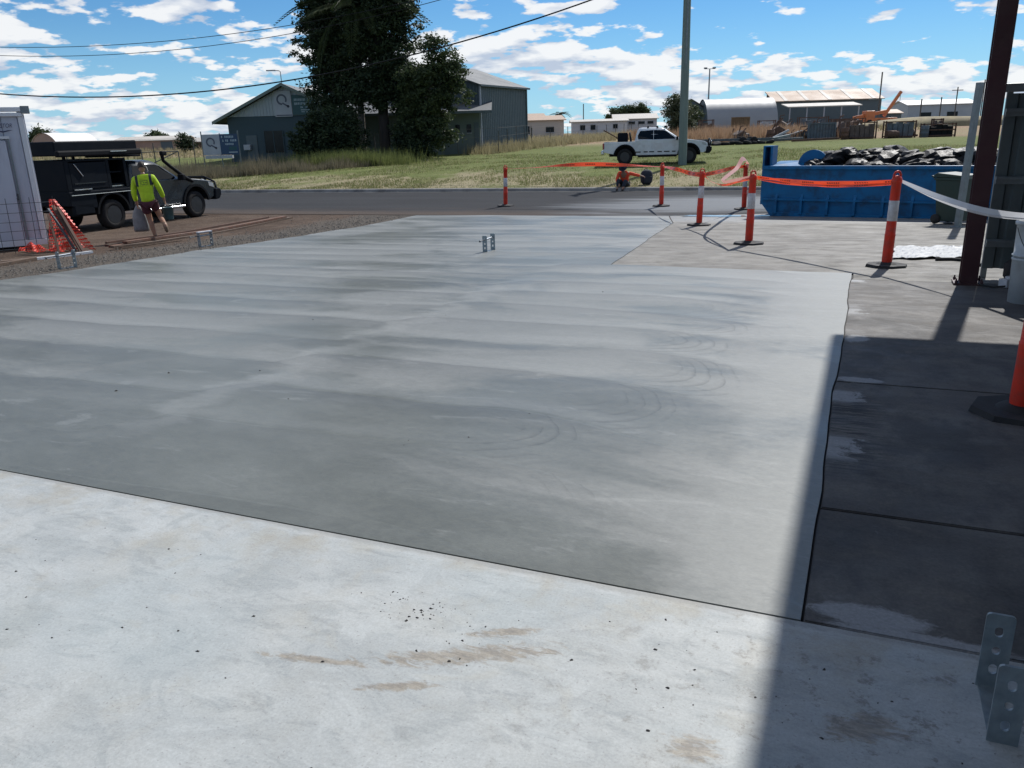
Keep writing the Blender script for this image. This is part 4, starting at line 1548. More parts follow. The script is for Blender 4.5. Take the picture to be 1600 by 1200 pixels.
def m_hivis():
    m, t, b = mat('hi_vis_yellow_shirt')
    P = t.coord('Object')
    x, y, z = t.xyz(P)
    ax = t.math('ABSOLUTE', x)
    k = t.step(t.noise(P, 9., 4., .6), .3, .7, .82, 1.1)
    col = t.mix(1.0, (.40, .58, .015), t.comb(k, k, k), 'MULTIPLY')
    stripe = t.mul(t.step(t.math('ABSOLUTE', t.sub(ax, .145)), .022, .034, 1.0, 0.0), t.step(z, 1.20, 1.24))
    collar = t.step(z, 1.475, 1.49)
    cuff = t.mul(t.step(z, .86, .88, 1.0, 0.0), t.step(ax, .2, .22))
    under = t.mul(t.step(t.math('ABSOLUTE', t.sub(ax, .19)), .02, .035, 1.0, 0.0), t.step(z, 1.0, 1.1, 1.0, 0.0))
    dark = t.math('MAXIMUM', t.math('MAXIMUM', stripe, collar), t.math('MAXIMUM', cuff, under))
    # printed lines on the back
    ln = t.math('FRACT', t.mul(z, 26.0))
    pr = t.mul(t.mul(t.step(ln, .35, .45), t.step(ax, .085, .095, 1.0, 0.0)), t.mul(t.step(z, 1.22, 1.23), t.step(z, 1.36, 1.37, 1.0, 0.0)))
    pr = t.mul(pr, t.step(y, .04, .06, 1.0, 0.0))
    lt = t.step(t.noise(t.map(P, scale=(1, 0, .3)), 60., 2., .5), .42, .5)
    dark = t.math('MAXIMUM', dark, t.mul(t.mul(pr, lt), .75))
    col = t.mix(dark, col, (.014, .018, .03))
    t.put(b.inputs['Base Color'], col)
    b.inputs['Roughness'].default_value = .8
    t.put(b.inputs['Normal'], t.bump(t.noise(t.map(P, scale=(1, 1, .5)), 14., 4., .6), .6, .02))
    return m


M_HIVIS = m_hivis()
M_SHORT = pm('maroon_shorts', (.060, .014, .022), .85, var=.25, scale=9, bump=.4)
M_HAIR = pm('dark_brown_hair', (.022, .015, .011), .7, var=.3, scale=20, bump=.5, bscale=60)
M_BOOT = pm('tan_work_boot', (.16, .105, .065), .75, var=.25, scale=12, bump=.2)
M_ORSH = pm('hi_vis_orange_shirt', (.80, .075, .025), .8, var=.15, scale=10, bump=.4)
M_NAVY = pm('navy_work_trousers', (.016, .022, .034), .85, var=.25, scale=10, bump=.3)


def skin(name, verts, edges, m, parent, sub=2, root=0):
    """verts: list of (x, y, z, rx[, ry]); grows one continuous surface along the edges"""
    me = bpy.data.meshes.new(name)
    me.from_pydata([v[:3] for v in verts], edges, [])
    o = bpy.data.objects.new(name, me)
    C.objects.link(o)
    md = o.modifiers.new('skin', 'SKIN')
    md.use_smooth_shade = True
    for i, v in enumerate(verts):
        sv = me.skin_vertices[0].data[i]
        sv.radius = (v[3], v[4] if len(v) > 4 else v[3])
        sv.use_root = (i == root)
    s = o.modifiers.new('sub', 'SUBSURF')
    s.levels = sub
    s.render_levels = sub
    bpy.context.view_layer.update()
    dg = bpy.context.evaluated_depsgraph_get()
    new = bpy.data.meshes.new_from_object(o.evaluated_get(dg))
    bpy.data.objects.remove(o)
    new.polygons.foreach_set('use_smooth', [True] * len(new.polygons))
    ob = link(name, new, m, parent)
    return ob


def chain(verts, edges, start, pts):
    prev = start
    for p in pts:
        verts.append(p)
        edges.append((prev, len(verts) - 1))
        prev = len(verts) - 1
    return prev


def hand(verts, edges, wrist, w, d, side):
    """palm and five curled fingers hanging down from the wrist index; d = down direction, side = thumb side"""
    w = Vector(w)
    d = Vector(d).normalized()
    fw = Vector(side).normalized()
    crs = d.cross(fw).normalized()
    palm = w + d * .06
    pi_ = chain(verts, edges, wrist, [(*palm, .026, .022)])
    for k, (o_, ln) in enumerate(((.028, .070), (.009, .080), (-.010, .075), (-.028, .058))):
        a = palm + fw * o_ + d * .03
        b = a + d * ln * .45 + crs * .012
        c = b + d * ln * .2 + crs * .03
        chain(verts, edges, pi_, [(*a, .010), (*b, .009), (*c, .008)])
    a = w + d * .03 + fw * .032
    chain(verts, edges, pi_, [(*a, .011), (*(a + d * .035 + fw * .016), .009), (*(a + d * .058 + crs * .018), .008)])


def head_mesh(name, c, tilt, m, parent, hair=None, hat=None):
    """head with face, ears and hair; c = centre, tilt = rotation matrix (faces local +y)"""
    bm = bmesh.new()
    bmesh.ops.create_uvsphere(bm, u_segments=20, v_segments=14, radius=1.0)
    for v in bm.verts:
        x, y, z = v.co
        w = .076 * (1 - .22 * max(0, -z) ** 1.5)
        v.co = Vector((x * w, y * .096 * (1 - .1 * max(0, -z)), z * .118))
        if y > .6:
            v.co.y += .012 * math.exp(-((v.co.x / .014) ** 2) - ((v.co.z + .012) / .02) ** 2)       # nose
            v.co.y -= .007 * math.exp(-((abs(v.co.x) - .03) / .014) ** 2 - ((v.co.z - .012) / .012) ** 2)  # eye sockets
            v.co.y += .004 * math.exp(-((v.co.x / .022) ** 2) - ((v.co.z + .052) / .008) ** 2)      # mouth
    for s in (-1, 1):
        r = bmesh.ops.create_icosphere(bm, subdivisions=1, radius=.02)
        for v in r['verts']:
            v.co = Vector((v.co.x * .35 + s * .077, v.co.y * .7 - .005, v.co.z * 1.4 - .005))
    for v in bm.verts:
        v.co = tilt @ v.co + Vector(c)
    me = bpy.data.meshes.new(name)
    bm.to_mesh(me)
    bm.free()
    me.polygons.foreach_set('use_smooth', [True] * len(me.polygons))
    h = link(name, me, m, parent)
    mb = MB()
    prof = [(0, .13), (.03, .127), (.058, .108), (.078, .07), (.085, .03), (.083, -.012), (.078, -.03)] if not hat else \
           [(0, .14), (.05, .138), (.078, .11), (.088, .06), (.09, .03), (.155, .022), (.16, .026), (.158, .03)]
    hb = MB().lathe(prof, 20)
    hb.v = [tuple(tilt @ Vector((x, y * 1.14 - (.014 if not hat else 0), z)) + Vector(c)) for x, y, z in hb.v]
    hb.build('hair' if not hat else 'hat', hair or hat, parent, fix=False)
    return h


pxw, pyw = -7.98, 18.36
PWL = R(-5)
pw = thing('person', 'person in yellow hi vis shirt and maroon shorts walking beside the planks', 'person', (pxw, pyw, gz(pxw, pyw) - .016), R(14))
pw.rotation_euler = (0, PWL, R(14))
V, Ed = [(0, 0, .92, .12, .09)], []
i_sp = chain(V, Ed, 0, [(-.01, .06, 1.10, .10, .065), (-.015, .12, 1.30, .12, .065)])
i_nk = chain(V, Ed, i_sp, [(-.01, .165, 1.45, .05), (-.005, .20, 1.53, .052)])
for s, pts in ((-1, [(-.20, .12, 1.375, .060), (-.275, .08, 1.10, .042), (-.275, .12, .87, .030)]), (1, [(.19, .12, 1.375, .060), (.275, .10, 1.11, .042), (.30, .20, .88, .030)])):
    e = chain(V, Ed, i_sp, pts)
    hand(V, Ed, e, pts[-1][:3], (0, .02, -1), (0, 1, 0))
chain(V, Ed, 0, [(-.095, .0, .86, .095), (-.075, .06, .50, .062), (-.06, .03, .36, .060), (-.04, .0, .10, .040), (-.04, -.02, .05, .042), (-.05, .13, .035, .034)])
chain(V, Ed, 0, [(.095, .0, .86, .095), (.16, .06, .50, .062), (.20, -.08, .44, .058), (.27, -.30, .38, .040), (.28, -.345, .35, .042), (.29, -.37, .21, .034)])
skin('body', V, Ed, M_SKIN, pw)
V, Ed = [(0, -.005, .84, .165, .135)], []
i_sp = chain(V, Ed, 0, [(0, .0, .93, .160, .128), (-.01, .05, 1.10, .155, .12), (-.015, .10, 1.32, .175, .145)])
chain(V, Ed, i_sp, [(-.01, .155, 1.45, .085)])
for pts in ([(-.205, .12, 1.375, .078), (-.278, .08, 1.10, .064), (-.277, .118, .90, .050)], [(.195, .12, 1.375, .078), (.278, .10, 1.11, .064), (.30, .19, .91, .050)]):
    chain(V, Ed, i_sp, pts)
skin('shirt', V, Ed, M_HIVIS, pw)
V, Ed = [(0, -.005, .90, .152, .120)], []
chain(V, Ed, 0, [(-.095, .0, .82, .112), (-.085, .03, .60, .100)])
chain(V, Ed, 0, [(.095, .0, .82, .112), (.13, .035, .62, .100)])
skin('shorts', V, Ed, M_SHORT, pw)
V, Ed = [(-.04, -.03, .05, .052, .05)], []
chain(V, Ed, 0, [(-.047, .08, .045, .048, .042), (-.05, .15, .038, .04, .034)])
chain(V, Ed, 0, [(-.04, .0, .13, .052)])
skin('boot', V, Ed, M_BOOT, pw, 1)
V, Ed = [(.28, -.34, .35, .052, .05)], []
chain(V, Ed, 0, [(.285, -.36, .25, .046), (.29, -.37, .18, .036)])
chain(V, Ed, 0, [(.265, -.28, .39, .052)])
skin('boot', V, Ed, M_BOOT, pw, 1)
head_mesh('head', (-.005, .215, 1.62), Matrix.Rotation(R(-22), 3, 'X') @ Matrix.Rotation(R(12), 3, 'Z'), M_SKIN, pw, hair=M_HAIR)


def wpt(x, y, z):
    c, s = math.cos(R(14)), math.sin(R(14))
    x, z = x * math.cos(PWL) + z * math.sin(PWL), z * math.cos(PWL) - x * math.sin(PWL)
    return (pxw + x * c - y * s, pyw + x * s + y * c, gz(pxw, pyw) - .016 + z)


# sack in the left hand
M_SACK = pm('grey_cement_sack', (.20, .205, .21), .8, var=.2, scale=7, bump=.5, bscale=10)
bm = bmesh.new()
bmesh.ops.create_grid(bm, x_segments=1, y_segments=1, size=1)
bm.free()
vs, fs = [], []
nseg, nlev = 20, 10
for j in range(nlev + 1):
    f = j / nlev
    hw = float(np.interp(f, [0, .12, .6, .85, 1], [.15, .165, .14, .09, .035]))
    hd = float(np.interp(f, [0, .12, .6, .85, 1], [.06, .085, .065, .045, .02]))
    for k in range(nseg):
        a = 2 * PI * k / nseg
        w = 1 + .07 * math.sin(5 * a + 7 * f) + .04 * math.sin(11 * a + 3)
        vs.append((hw * math.cos(a) * w, hd * math.sin(a) * w, -.56 + .58 * f))
for j in range(nlev):
    for k in range(nseg):
        fs.append((j * nseg + k, j * nseg + (k + 1) % nseg, (j + 1) * nseg + (k + 1) % nseg, (j + 1) * nseg + k))
fs += [tuple(range(nseg - 1, -1, -1)), tuple(range(nlev * nseg, nlev * nseg + nseg))]
o = MB().add(vs, fs, True).build('sack', M_SACK)
o.location = wpt(-.275, .13, .80)
o.rotation_euler = (0, 0, R(14))
tag(o, 'grey sack hanging from the left hand of the walking person', 'sack')
M_TBUCK = pm('dark_teal_bucket', (.03, .085, .10), .45, var=.15, scale=8)
bkt = thing('bucket', 'dark teal bucket carried in the right hand of the walking person', 'bucket', wpt(.305, .22, .42), R(14))
MB().lathe([(0, 0), (.095, 0), (.10, .01), (.125, .26), (.135, .262), (.135, .275), (.12, .275), (.098, .02), (0, .018)], 24).build('pail', M_TBUCK, bkt)
MB().tube([(0, -.13, .24), (0, -.09, .33), (0, 0, .37), (0, .09, .33), (0, .13, .24)], .005, 6).build('handle', M_STEEL, bkt)

# worker sitting on the kerb
kx, ky = 4.55, 31.25
kz = -.63
kp = thing('person', 'person in orange hi vis shirt sitting hunched on the kerb', 'person', (kx, ky, kz), R(158))
V, Ed = [(0, 0, .20, .15, .12)], []
i_sp = chain(V, Ed, 0, [(0, .06, .40, .14, .10), (0, .17, .60, .15, .10)])
chain(V, Ed, i_sp, [(0, .27, .71, .05), (0, .32, .76, .052)])
e = chain(V, Ed, i_sp, [(.19, .20, .62, .06), (.24, .34, .38, .042), (.12, .48, .26, .03)])
hand(V, Ed, e, (.12, .48, .26), (-.2, .5, -.8), (-1, 0, 0))
e = chain(V, Ed, i_sp, [(-.19, .18, .63, .06), (-.44, .10, .56, .042), (-.66, .08, .52, .03)])
hand(V, Ed, e, (-.66, .08, .52), (-1, 0, -.3), (0, 1, 0))
chain(V, Ed, 0, [(.10, .03, .18, .10), (.16, .42, .40, .07), (.16, .50, .08, .05), (.17, .62, .05, .04)])
chain(V, Ed, 0, [(-.10, .03, .18, .10), (-.12, .44, .36, .07), (-.06, .58, .08, .05), (-.06, .70, .05, .04)])
skin('body', V, Ed, M_SKIN, kp)
V, Ed = [(0, 0, .22, .165, .135)], []
i_sp = chain(V, Ed, 0, [(0, .06, .40, .16, .125), (0, .17, .60, .17, .12)])
chain(V, Ed, i_sp, [(0, .25, .69, .07)])
chain(V, Ed, i_sp, [(.19, .20, .62, .08), (.24, .34, .38, .062), (.15, .45, .28, .05)])
chain(V, Ed, i_sp, [(-.19, .18, .63, .08), (-.44, .10, .56, .062), (-.60, .085, .53, .05)])
skin('shirt', V, Ed, M_ORSH, kp)
V, Ed = [(0, 0, .18, .16, .13)], []
chain(V, Ed, 0, [(.10, .03, .18, .118), (.16, .42, .40, .088), (.16, .49, .12, .066)])
chain(V, Ed, 0, [(-.10, .03, .18, .118), (-.12, .44, .36, .088), (-.06, .57, .12, .066)])
skin('trousers', V, Ed, M_NAVY, kp)
for bxx, byy in ((.165, .55), (-.06, .63)):
    V, Ed = [(bxx, byy - .06, .05, .055, .05)], []
    chain(V, Ed, 0, [(bxx, byy + .10, .04, .045, .04)])
    chain(V, Ed, 0, [(bxx, byy - .05, .13, .055)])
    skin('boot', V, Ed, M_BLACKR, kp, 1)
head_mesh('head', (0, .36, .83), Matrix.Rotation(R(-48), 3, 'X'), M_SKIN, kp, hat=M_NAVY)
# backpack beside the worker
bx_, by_ = 5.42, 31.55
bp = thing('backpack', 'bulky dark backpack standing on the kerb beside the seated person', 'backpack', (bx_, by_, gz(bx_, by_) - .01), R(10))
bm = bmesh.new()
bmesh.ops.create_icosphere(bm, subdivisions=3, radius=1)
for v in bm.verts:
    v.co = Vector((math.copysign(abs(v.co.x) ** .75, v.co.x) * .24, math.copysign(abs(v.co.y) ** .75, v.co.y) * .17, math.copysign(abs(v.co.z) ** .8, v.co.z) * .29 + .28))
me = bpy.data.meshes.new('pack')
bm.to_mesh(me)
bm.free()
me.polygons.foreach_set('use_smooth', [True] * len(me.polygons))
link('pack', me, M_NAVY, bp)
MB().box((0, -.17, .2), (.3, .10, .24)).build('pocket', M_NAVY, bp, bevel=.03)
MB().tube([(-.08, .1, .55), (0, .1, .62), (.08, .1, .55)], .014, 6).build('grab_loop', M_NAVY, bp)

# ------------------------------------------------------------------ site office box and clutter at the left
M_SHEDW = pm('site_office_panel', (.50, .53, .60), .5, var=.07, scale=.9, stretch=(1, 1, .25), dirt=(.30, .31, .36), dirt_amt=.45, dscale=2.0)
M_TRIM = pm('white_trim', (.66, .68, .70), .4, var=.06, scale=3)
M_INK = pm('navy_ink', (.02, .025, .07), .5, var=.1, scale=5)
cx_, cy_ = -9.87, 17.25
co = thing('site_office', 'white portable site office cabin with ribbed panels and a roof rail at the yard edge', 'cabin', (cx_, cy_, gz(cx_, cy_) - .016), R(31))
# local: front face along -x from the corner (0,0), facing -y; depth to +y
CB, CT, CW, CD = .12, 2.78, 6.0, 2.4
MB().box((-CW / 2, CD / 2, (CB + CT) / 2), (CW - .06, CD - .06, CT - CB - .04)).build('core', M_SHEDW, co)
x = -.10
while x > -CW + .3:
    MB().box((x - .15, -.012 + .03, (CB + CT) / 2), (.285, .03, CT - CB - .16)).build('wall_panel', M_SHEDW, co, bevel=.006)
    x -= .30
MB().box((-.045, -.012, (CB + CT) / 2), (.10, .05, CT - CB)).build('corner_post', M_TRIM, co, bevel=.01)
MB().box((.012, CD / 2, (CB + CT) / 2), (.03, CD, CT - CB - .1)).build('side_wall', M_SHEDW, co)
MB().box((-CW / 2, -.03, CT - .06), (CW, .10, .07)).build('roof_rail', M_TRIM, co, bevel=.008)
MB().box((-CW / 2, -.035, CT + .04), (CW + .02, .12, .09)).build('gutter', M_TRIM, co, bevel=.012)
MB().box((.06, -.04, CT + .03), (.16, .12, .15)).build('rail_end', M_GALVD, co, bevel=.008)
MB().box((-CW / 2, -.02, CB + .03), (CW, .08, .12)).build('floor_rail', M_TRIM, co, bevel=.008)
dr = MB().box((-.86, -.03, 1.22), (.94, .04, 2.0)).build('door', M_SHEDW, co, bevel=.006)
MB().box((-.86, -.05, 2.28), (1.1, .05, .05)).build('door_header', M_TRIM, dr)
MB().box((-.37, -.06, 1.1), (.03, .03, .12)).build('door_hinge', M_STEEL, dr)
for s in (-.34, -1.38):
    MB().box((s, -.034, 1.24), (.03, .05, 2.08)).build('door_jamb', M_GALVD, co)
for x in (-.35, -2.4, -4.6):
    MB().box((x, .4, .06), (.4, .5, .13)).build('support_block', M_RUST, co)
fc = bpy.data.curves.new('logo', 'FONT')
fc.body = 'ANCESTOR'
fc.size = .115
fc.extrude = .002
fc.shear = .25
fo = bpy.data.objects.new('logo', fc)
C.objects.link(fo)
bpy.context.view_layer.update()
lme = bpy.data.meshes.new_from_object(fo.evaluated_get(bpy.context.evaluated_depsgraph_get()))
bpy.data.objects.remove(fo)
lg = link('logo', lme, M_INK, co)
lg.rotation_euler = (R(90), 0, 0)
lg.location = (-.66, -.06, 2.47)
lg.scale = (.74, 1, 1)
MB().prism([(-.58, 2.42), (-.40, 2.375), (-.22, 2.42), (-.31, 2.42), (-.40, 2.40), (-.49, 2.42)], lambda p: (p[0], -.060, p[1]), lambda p: (p[0], -.052, p[1])).build('logo_underline', M_INK, co)

# reinforcing mesh leaning against the cabin
mx0, my0 = -9.28, 16.62
rm = thing('reinforcing_mesh', 'sheet of rusty reinforcing mesh leaning against the white cabin', 'mesh sheet', (mx0, my0, gz(mx0, my0) - .01), R(31))
tilt = Matrix.Rotation(R(24), 3, 'X')


def mp(x, z):
    return tilt @ Vector((x, 0, z)) * 1.0


for k in range(13):
    x = -k * .2
    MB().tube([mp(x, -.02) * 1, mp(x + .02, 1.22)], .0055, 5).build('vertical_bar', M_STEEL, rm)
for z in (.1, .3, .5, .7, .9, 1.1):
    MB().tube([mp(.03, z), mp(-2.46, z + .01)], .0055, 5).build('cross_bar', M_STEEL, rm)
rm.location.y += 0.0

# orange barrier mesh heaped at the cabin corner
m, t, b = mat('orange_barrier_mesh')
P = t.coord('UV')
u, v, _ = t.xyz(P)
hole = t.mul(t.step(t.math('FRACT', t.mul(u, 22.)), .28, .36), t.step(t.math('FRACT', t.mul(v, 16.)), .32, .42))
b.inputs['Base Color'].default_value = (.75, .045, .02, 1)
b.inputs['Roughness'].default_value = .5
t.put(b.inputs['Alpha'], t.sub(1.0, hole))
M_OMESH = m


def cloth(name, fn, nu, nv, m, label, cat):
    vs = [fn(i / nu, j / nv) for j in range(nv + 1) for i in range(nu + 1)]
    fs = [(j * (nu + 1) + i, j * (nu + 1) + i + 1, (j + 1) * (nu + 1) + i + 1, (j + 1) * (nu + 1) + i) for j in range(nv) for i in range(nu)]
    me = MB().add(vs, fs, True).mesh(name)
    uvl = me.uv_layers.new(name='UVMap')
    for p in me.polygons:
        for li in p.loop_indices:
            vi = me.loops[li].vertex_index
            uvl.data[li].uv = ((vi % (nu + 1)) / nu, (vi // (nu + 1)) / nv)
    o = link(name, me, m)
    return tag(o, label, cat)


def fold_a(u, v):
    top = Vector((-9.30, 16.70, .50))
    bl, br = Vector((-9.35, 16.35, 0)), Vector((-8.50, 16.55, 0))
    base = bl.lerp(br, u)
    base.z = gz(base.x, base.y) + .01
    p = base.lerp(top + Vector((.10 * (u - .5), .02 * math.sin(9 * u), 0)), v)
    n = .07 * math.sin(14 * u + 3 * v) + .04 * math.sin(31 * u + 7 * v)
    return (p.x + n * .4 * (1 - v), p.y - n * (1 - .6 * v), p.z + .02 * math.sin(11 * u + 13 * v) * (1 - v))


def fold_b(u, v):
    a = Vector((-9.95, 16.45, 0)).lerp(Vector((-8.95, 16.35, 0)), u)
    h = .16 * math.sin(PI * v) * (.6 + .4 * math.sin(8 * u)) + .03 * math.sin(23 * u + 9 * v)
    y = a.y - .18 + .4 * v + .05 * math.sin(12 * u)
    return (a.x, y, gz(a.x, y) + max(0, h))


cloth('barrier_mesh', fold_a, 46, 30, M_OMESH, 'orange plastic barrier mesh propped up behind the leaning steel bars', 'barrier mesh')
cloth('barrier_mesh', fold_b, 40, 16, M_OMESH, 'orange plastic barrier mesh heaped on the ground under the cabin corner', 'barrier mesh')

# bars and timbers leaning there
M_WOOD = pm('weathered_timber', (.115, .078, .055), .85, var=.3, scale=3, stretch=(.4, 6, 6), bump=.3, dirt=(.05, .038, .03), dirt_amt=.5)
M_WOODR = pm('red_brown_formwork', (.14, .070, .045), .85, var=.3, scale=3, stretch=(.4, 6, 6), bump=.3, dirt=(.17, .15, .13), dirt_amt=.5)
for (a, b_, w, h, mm, lab) in (
        ((-8.32, 15.72, 0), (-9.02, 16.35, .86), .05, .05, M_RUST, 'dark steel angle bar leaning outermost against the orange mesh'),
        ((-8.40, 15.80, 0), (-9.14, 16.40, .90), .07, .03, M_RUST, 'rusty flat bar leaning beside the dark steel angle'),
        ((-8.50, 15.80, 0), (-9.25, 16.42, .84), .035, .035, M_STEEL, 'thin grey steel bar leaning against the barrier mesh'),
        ((-8.98, 16.02, 0), (-9.32, 16.50, .72), .04, .04, M_RUST, 'short rusty picket leaning in front of the cabin corner')):
    mb = MB().bar((a[0], a[1], gz(a[0], a[1]) - .02), (b_[0], b_[1], b_[2] + gz(b_[0], b_[1])), w, h)
    tag(mb.build('steel_bar', mm), lab, 'bar', 'bars leaning at the cabin corner')


def plank(x0, y0, x1, y1, z, w, h, mm, lab, name='plank', group=None):
    d = math.hypot(x1 - x0, y1 - y0)
    ang = math.atan2(y1 - y0, x1 - x0)
    n = 8
    mb = MB()
    vs = []
    rr = random.Random(int(x0 * 100 + y0 * 77))
    bow = rr.uniform(-.02, .02)
    for i in range(n + 1):
        f = i / n
        x, y = x0 + (x1 - x0) * f, y0 + (y1 - y0) * f
        zz = max(gz(x, y) - .02, gz(x, y) - .02) + z + bow * math.sin(PI * f)
        nx, ny = -math.sin(ang) * w / 2, math.cos(ang) * w / 2
        vs += [(x - nx, y - ny, zz), (x + nx, y + ny, zz), (x + nx, y + ny, zz + h), (x - nx, y - ny, zz + h)]
    fs = [(0, 3, 2, 1), (4 * n, 4 * n + 1, 4 * n + 2, 4 * n + 3)]
    for i in range(n):
        for k in range(4):
            fs.append((4 * i + k, 4 * i + (k + 1) % 4, 4 * i + 4 + (k + 1) % 4, 4 * i + 4 + k))
    return tag(mb.add(vs, fs).build(name, mm), lab, 'plank', group)


plank(-8.85, 14.55, -8.2, 15.78, .01, .07, .045, M_TRIM, 'white batten lying on the gravel below the leaning bars', 'batten')
plank(-9.15, 14.3, -8.35, 15.95, .01, .14, .04, M_WOOD, 'wide brown board lying behind the white batten')
plank(-8.95, 13.5, -8.75, 14.75, .01, .12, .05, M_WOOD, 'dark timber offcut at the edge of the gravel below the cabin')
for k, (x0, y0, x1, y1, z, w, h, mm, lab) in enumerate((
        (-8.12, 16.7, -6.32, 23.6, .0, .16, .05, M_WOOD, 'bottom plank of the long formwork pile along the gravel'),
        (-8.36, 16.9, -6.52, 23.7, .0, .13, .05, M_WOODR, 'red brown plank lying flat behind the formwork pile'),
        (-8.2, 17.2, -6.40, 23.3, .055, .13, .05, M_WOODR, 'red brown plank on top of the formwork pile'),
        (-8.6, 17.2, -6.75, 23.5, .0, .10, .05, M_WOOD, 'narrow brown plank beside the formwork pile'),
        (-8.95, 17.9, -7.05, 23.9, .0, .06, .05, M_RUST, 'rusty long bar behind the formwork planks'),
        (-8.05, 16.3, -7.35, 18.2, .05, .10, .04, M_WOOD, 'short board end on the near end of the formwork pile'))):
    plank(x0, y0, x1, y1, z, w, h, mm, lab, 'plank', 'formwork planks on the gravel')

# chips and stones on the white slab, gravel along the pour
rs = np.random.RandomState(3)
tri = []


def chips(n, fx, size, mname, name, label, mcol):
    vs = []
    for _ in range(n):
        a, b_ = fx()
        x, y = E(a, b_)
        s = size * (.35 + 1.9 * rs.uniform() ** 3)
        z = gz(x, y)
        an = rs.uniform(0, 6.28)
        c, sn = math.cos(an), math.sin(an)
        q = []
        for (ux_, uy_, uz_) in ((-1, -.6, 0), (1, -.5, 0), (.7, .7, 0), (-.8, .5, 0), (rs.uniform(-.4, .4), rs.uniform(-.3, .3), .9)):
            lx, ly = ux_ * s * rs.uniform(.7, 1.1), uy_ * s * rs.uniform(.7, 1.1)
            q.append((x + lx * c - ly * sn, y + lx * sn + ly * c, z + uz_ * s * .8 - .0005))
        for f in ((0, 1, 4), (1, 2, 4), (2, 3, 4), (3, 0, 4)):
            vs += [q[i] for i in f]
    me = np_mesh(name, np.array(vs), 3)
    o = link(name, me, mcol)
    return kind(o, 'stuff', label)


M_CHIP = pm('dark_stone_chips', (.05, .047, .045), .9, var=.4, scale=20)


def f_chip():
    r = rs.uniform()
    if r < .35:
        return rs.normal(2.05, .05), rs.normal(-1.28, .10)
    if r < .5:
        return rs.normal(1.95, .08), rs.normal(-1.05, .08)
    if r < .62:
        return rs.normal(2.0, .12), rs.normal(-.2, .25)
    return rs.uniform(1.1, 2.38), rs.uniform(-3.2, .9)


chips(300, f_chip, .0036, 'c', 'stone_chips', 'small dark stone chips scattered on the white slab', M_CHIP)
chips(26, lambda: (rs.uniform(2.6, 9), rs.uniform(-6, -.8)), .007, 'c', 'stone_chips', 'a few dark chips scattered on the fresh slab', M_CHIP)
M_GRAV = pm('grey_gravel_stone', (.115, .105, .092), .9, var=.5, scale=9)
chips(9000, lambda: (rs.uniform(3, 20), -11.72 - abs(rs.normal(0, 1.0)) - rs.uniform(0, .5)), .013, 'g', 'gravel', 'loose grey gravel along the edge of the fresh slab', M_GRAV)

# ------------------------------------------------------------------ vegetation helpers
def m_leaf(name, dark, light, trans=.25, rough=.6):
    m, t, b = mat(name)
    rnd_ = t.new('ShaderNodeNewGeometry').outputs['Random Per Island']
    n = t.noise(t.coord('Object'), .9, 2., .5)
    f = t.add(t.mul(rnd_, .6), t.mul(t.step(n, .35, .65), .4))
    col = t.mix(f, dark, light)
    t.put(b.inputs['Base Color'], col)
    b.inputs['Roughness'].default_value = rough
    b.inputs['Specular IOR Level'].default_value = .25
    tr = t.new('ShaderNodeBsdfTranslucent')
    t.put(tr.inputs['Color'], col)
    mx = t.new('ShaderNodeMixShader')
    mx.inputs[0].default_value = trans
    t.l.new(b.outputs[0], mx.inputs[1])
    t.l.new(tr.outputs[0], mx.inputs[2])
    t.l.new(mx.outputs[0], t.n['Material Output'].inputs[0])
    return m


M_LDARK = m_leaf('dark_leaf', (.014, .028, .018), (.060, .085, .036), .22)
M_LMID = m_leaf('mid_green_leaf', (.026, .044, .022), (.090, .118, .048), .3)
M_LGREY = m_leaf('grey_green_leaf', (.05, .065, .035), (.12, .135, .07), .2)
M_LPALM = m_leaf('palm_leaf', (.020, .034, .014), (.060, .080, .030), .2, .45)
M_BARK = pm('grey_bark', (.16, .14, .12), .9, var=.3, scale=2, stretch=(3, 3, .6), bump=.6, bscale=6)
M_BARKD = pm('dark_bark', (.050, .042, .036), .95, var=.3, scale=2, stretch=(3, 3, .6), bump=.6, bscale=6)


def leaf_cloud(blobs, n_clump, per, clump_r, leaf, seed, squash=.7, shell=.55, droop=0.0):
    """leaf quads gathered in clumps spread through ellipsoids (cx, cy, cz, rx, ry, rz)"""
    r = np.random.RandomState(seed)
    B = np.array([b[:6] for b in blobs])
    vol = B[:, 3] * B[:, 4] * B[:, 5]
    wts = vol ** .8
    idx = r.choice(len(B), n_clump, p=wts / wts.sum())
    d = r.normal(size=(n_clump, 3))
    d /= np.linalg.norm(d, axis=1)[:, None]
    rad = shell + (1 - shell) * r.uniform(size=(n_clump, 1)) ** .6
    rad *= np.where(r.uniform(size=(n_clump, 1)) < .25, r.uniform(.3, .9, (n_clump, 1)), 1)
    rad *= r.uniform(.86, 1.2, (n_clump, 1))
    cc = B[idx, :3] + d * B[idx, 3:6] * rad
    cs = clump_r * r.uniform(.55, 1.35, n_clump)
    N = n_clump * per
    ci = np.repeat(np.arange(n_clump), per)
    off = r.normal(size=(N, 3)) * .5
    off[:, 2] *= squash
    off[:, 2] -= droop * np.abs(off[:, 0] + off[:, 1])
    p = cc[ci] + off * cs[ci][:, None]
    # leaf frame
    a = r.normal(size=(N, 3))
    a[:, 2] *= .7
    a /= np.linalg.norm(a, axis=1)[:, None]
    b = np.cross(a, r.normal(size=(N, 3)))
    b /= np.linalg.norm(b, axis=1)[:, None]
    s = leaf * r.uniform(.6, 1.4, N)[:, None]
    q = np.stack([p - a * s, p + b * s * .42, p + a * s, p - b * s * .42], axis=1)
    return q.reshape(-1, 3), cc


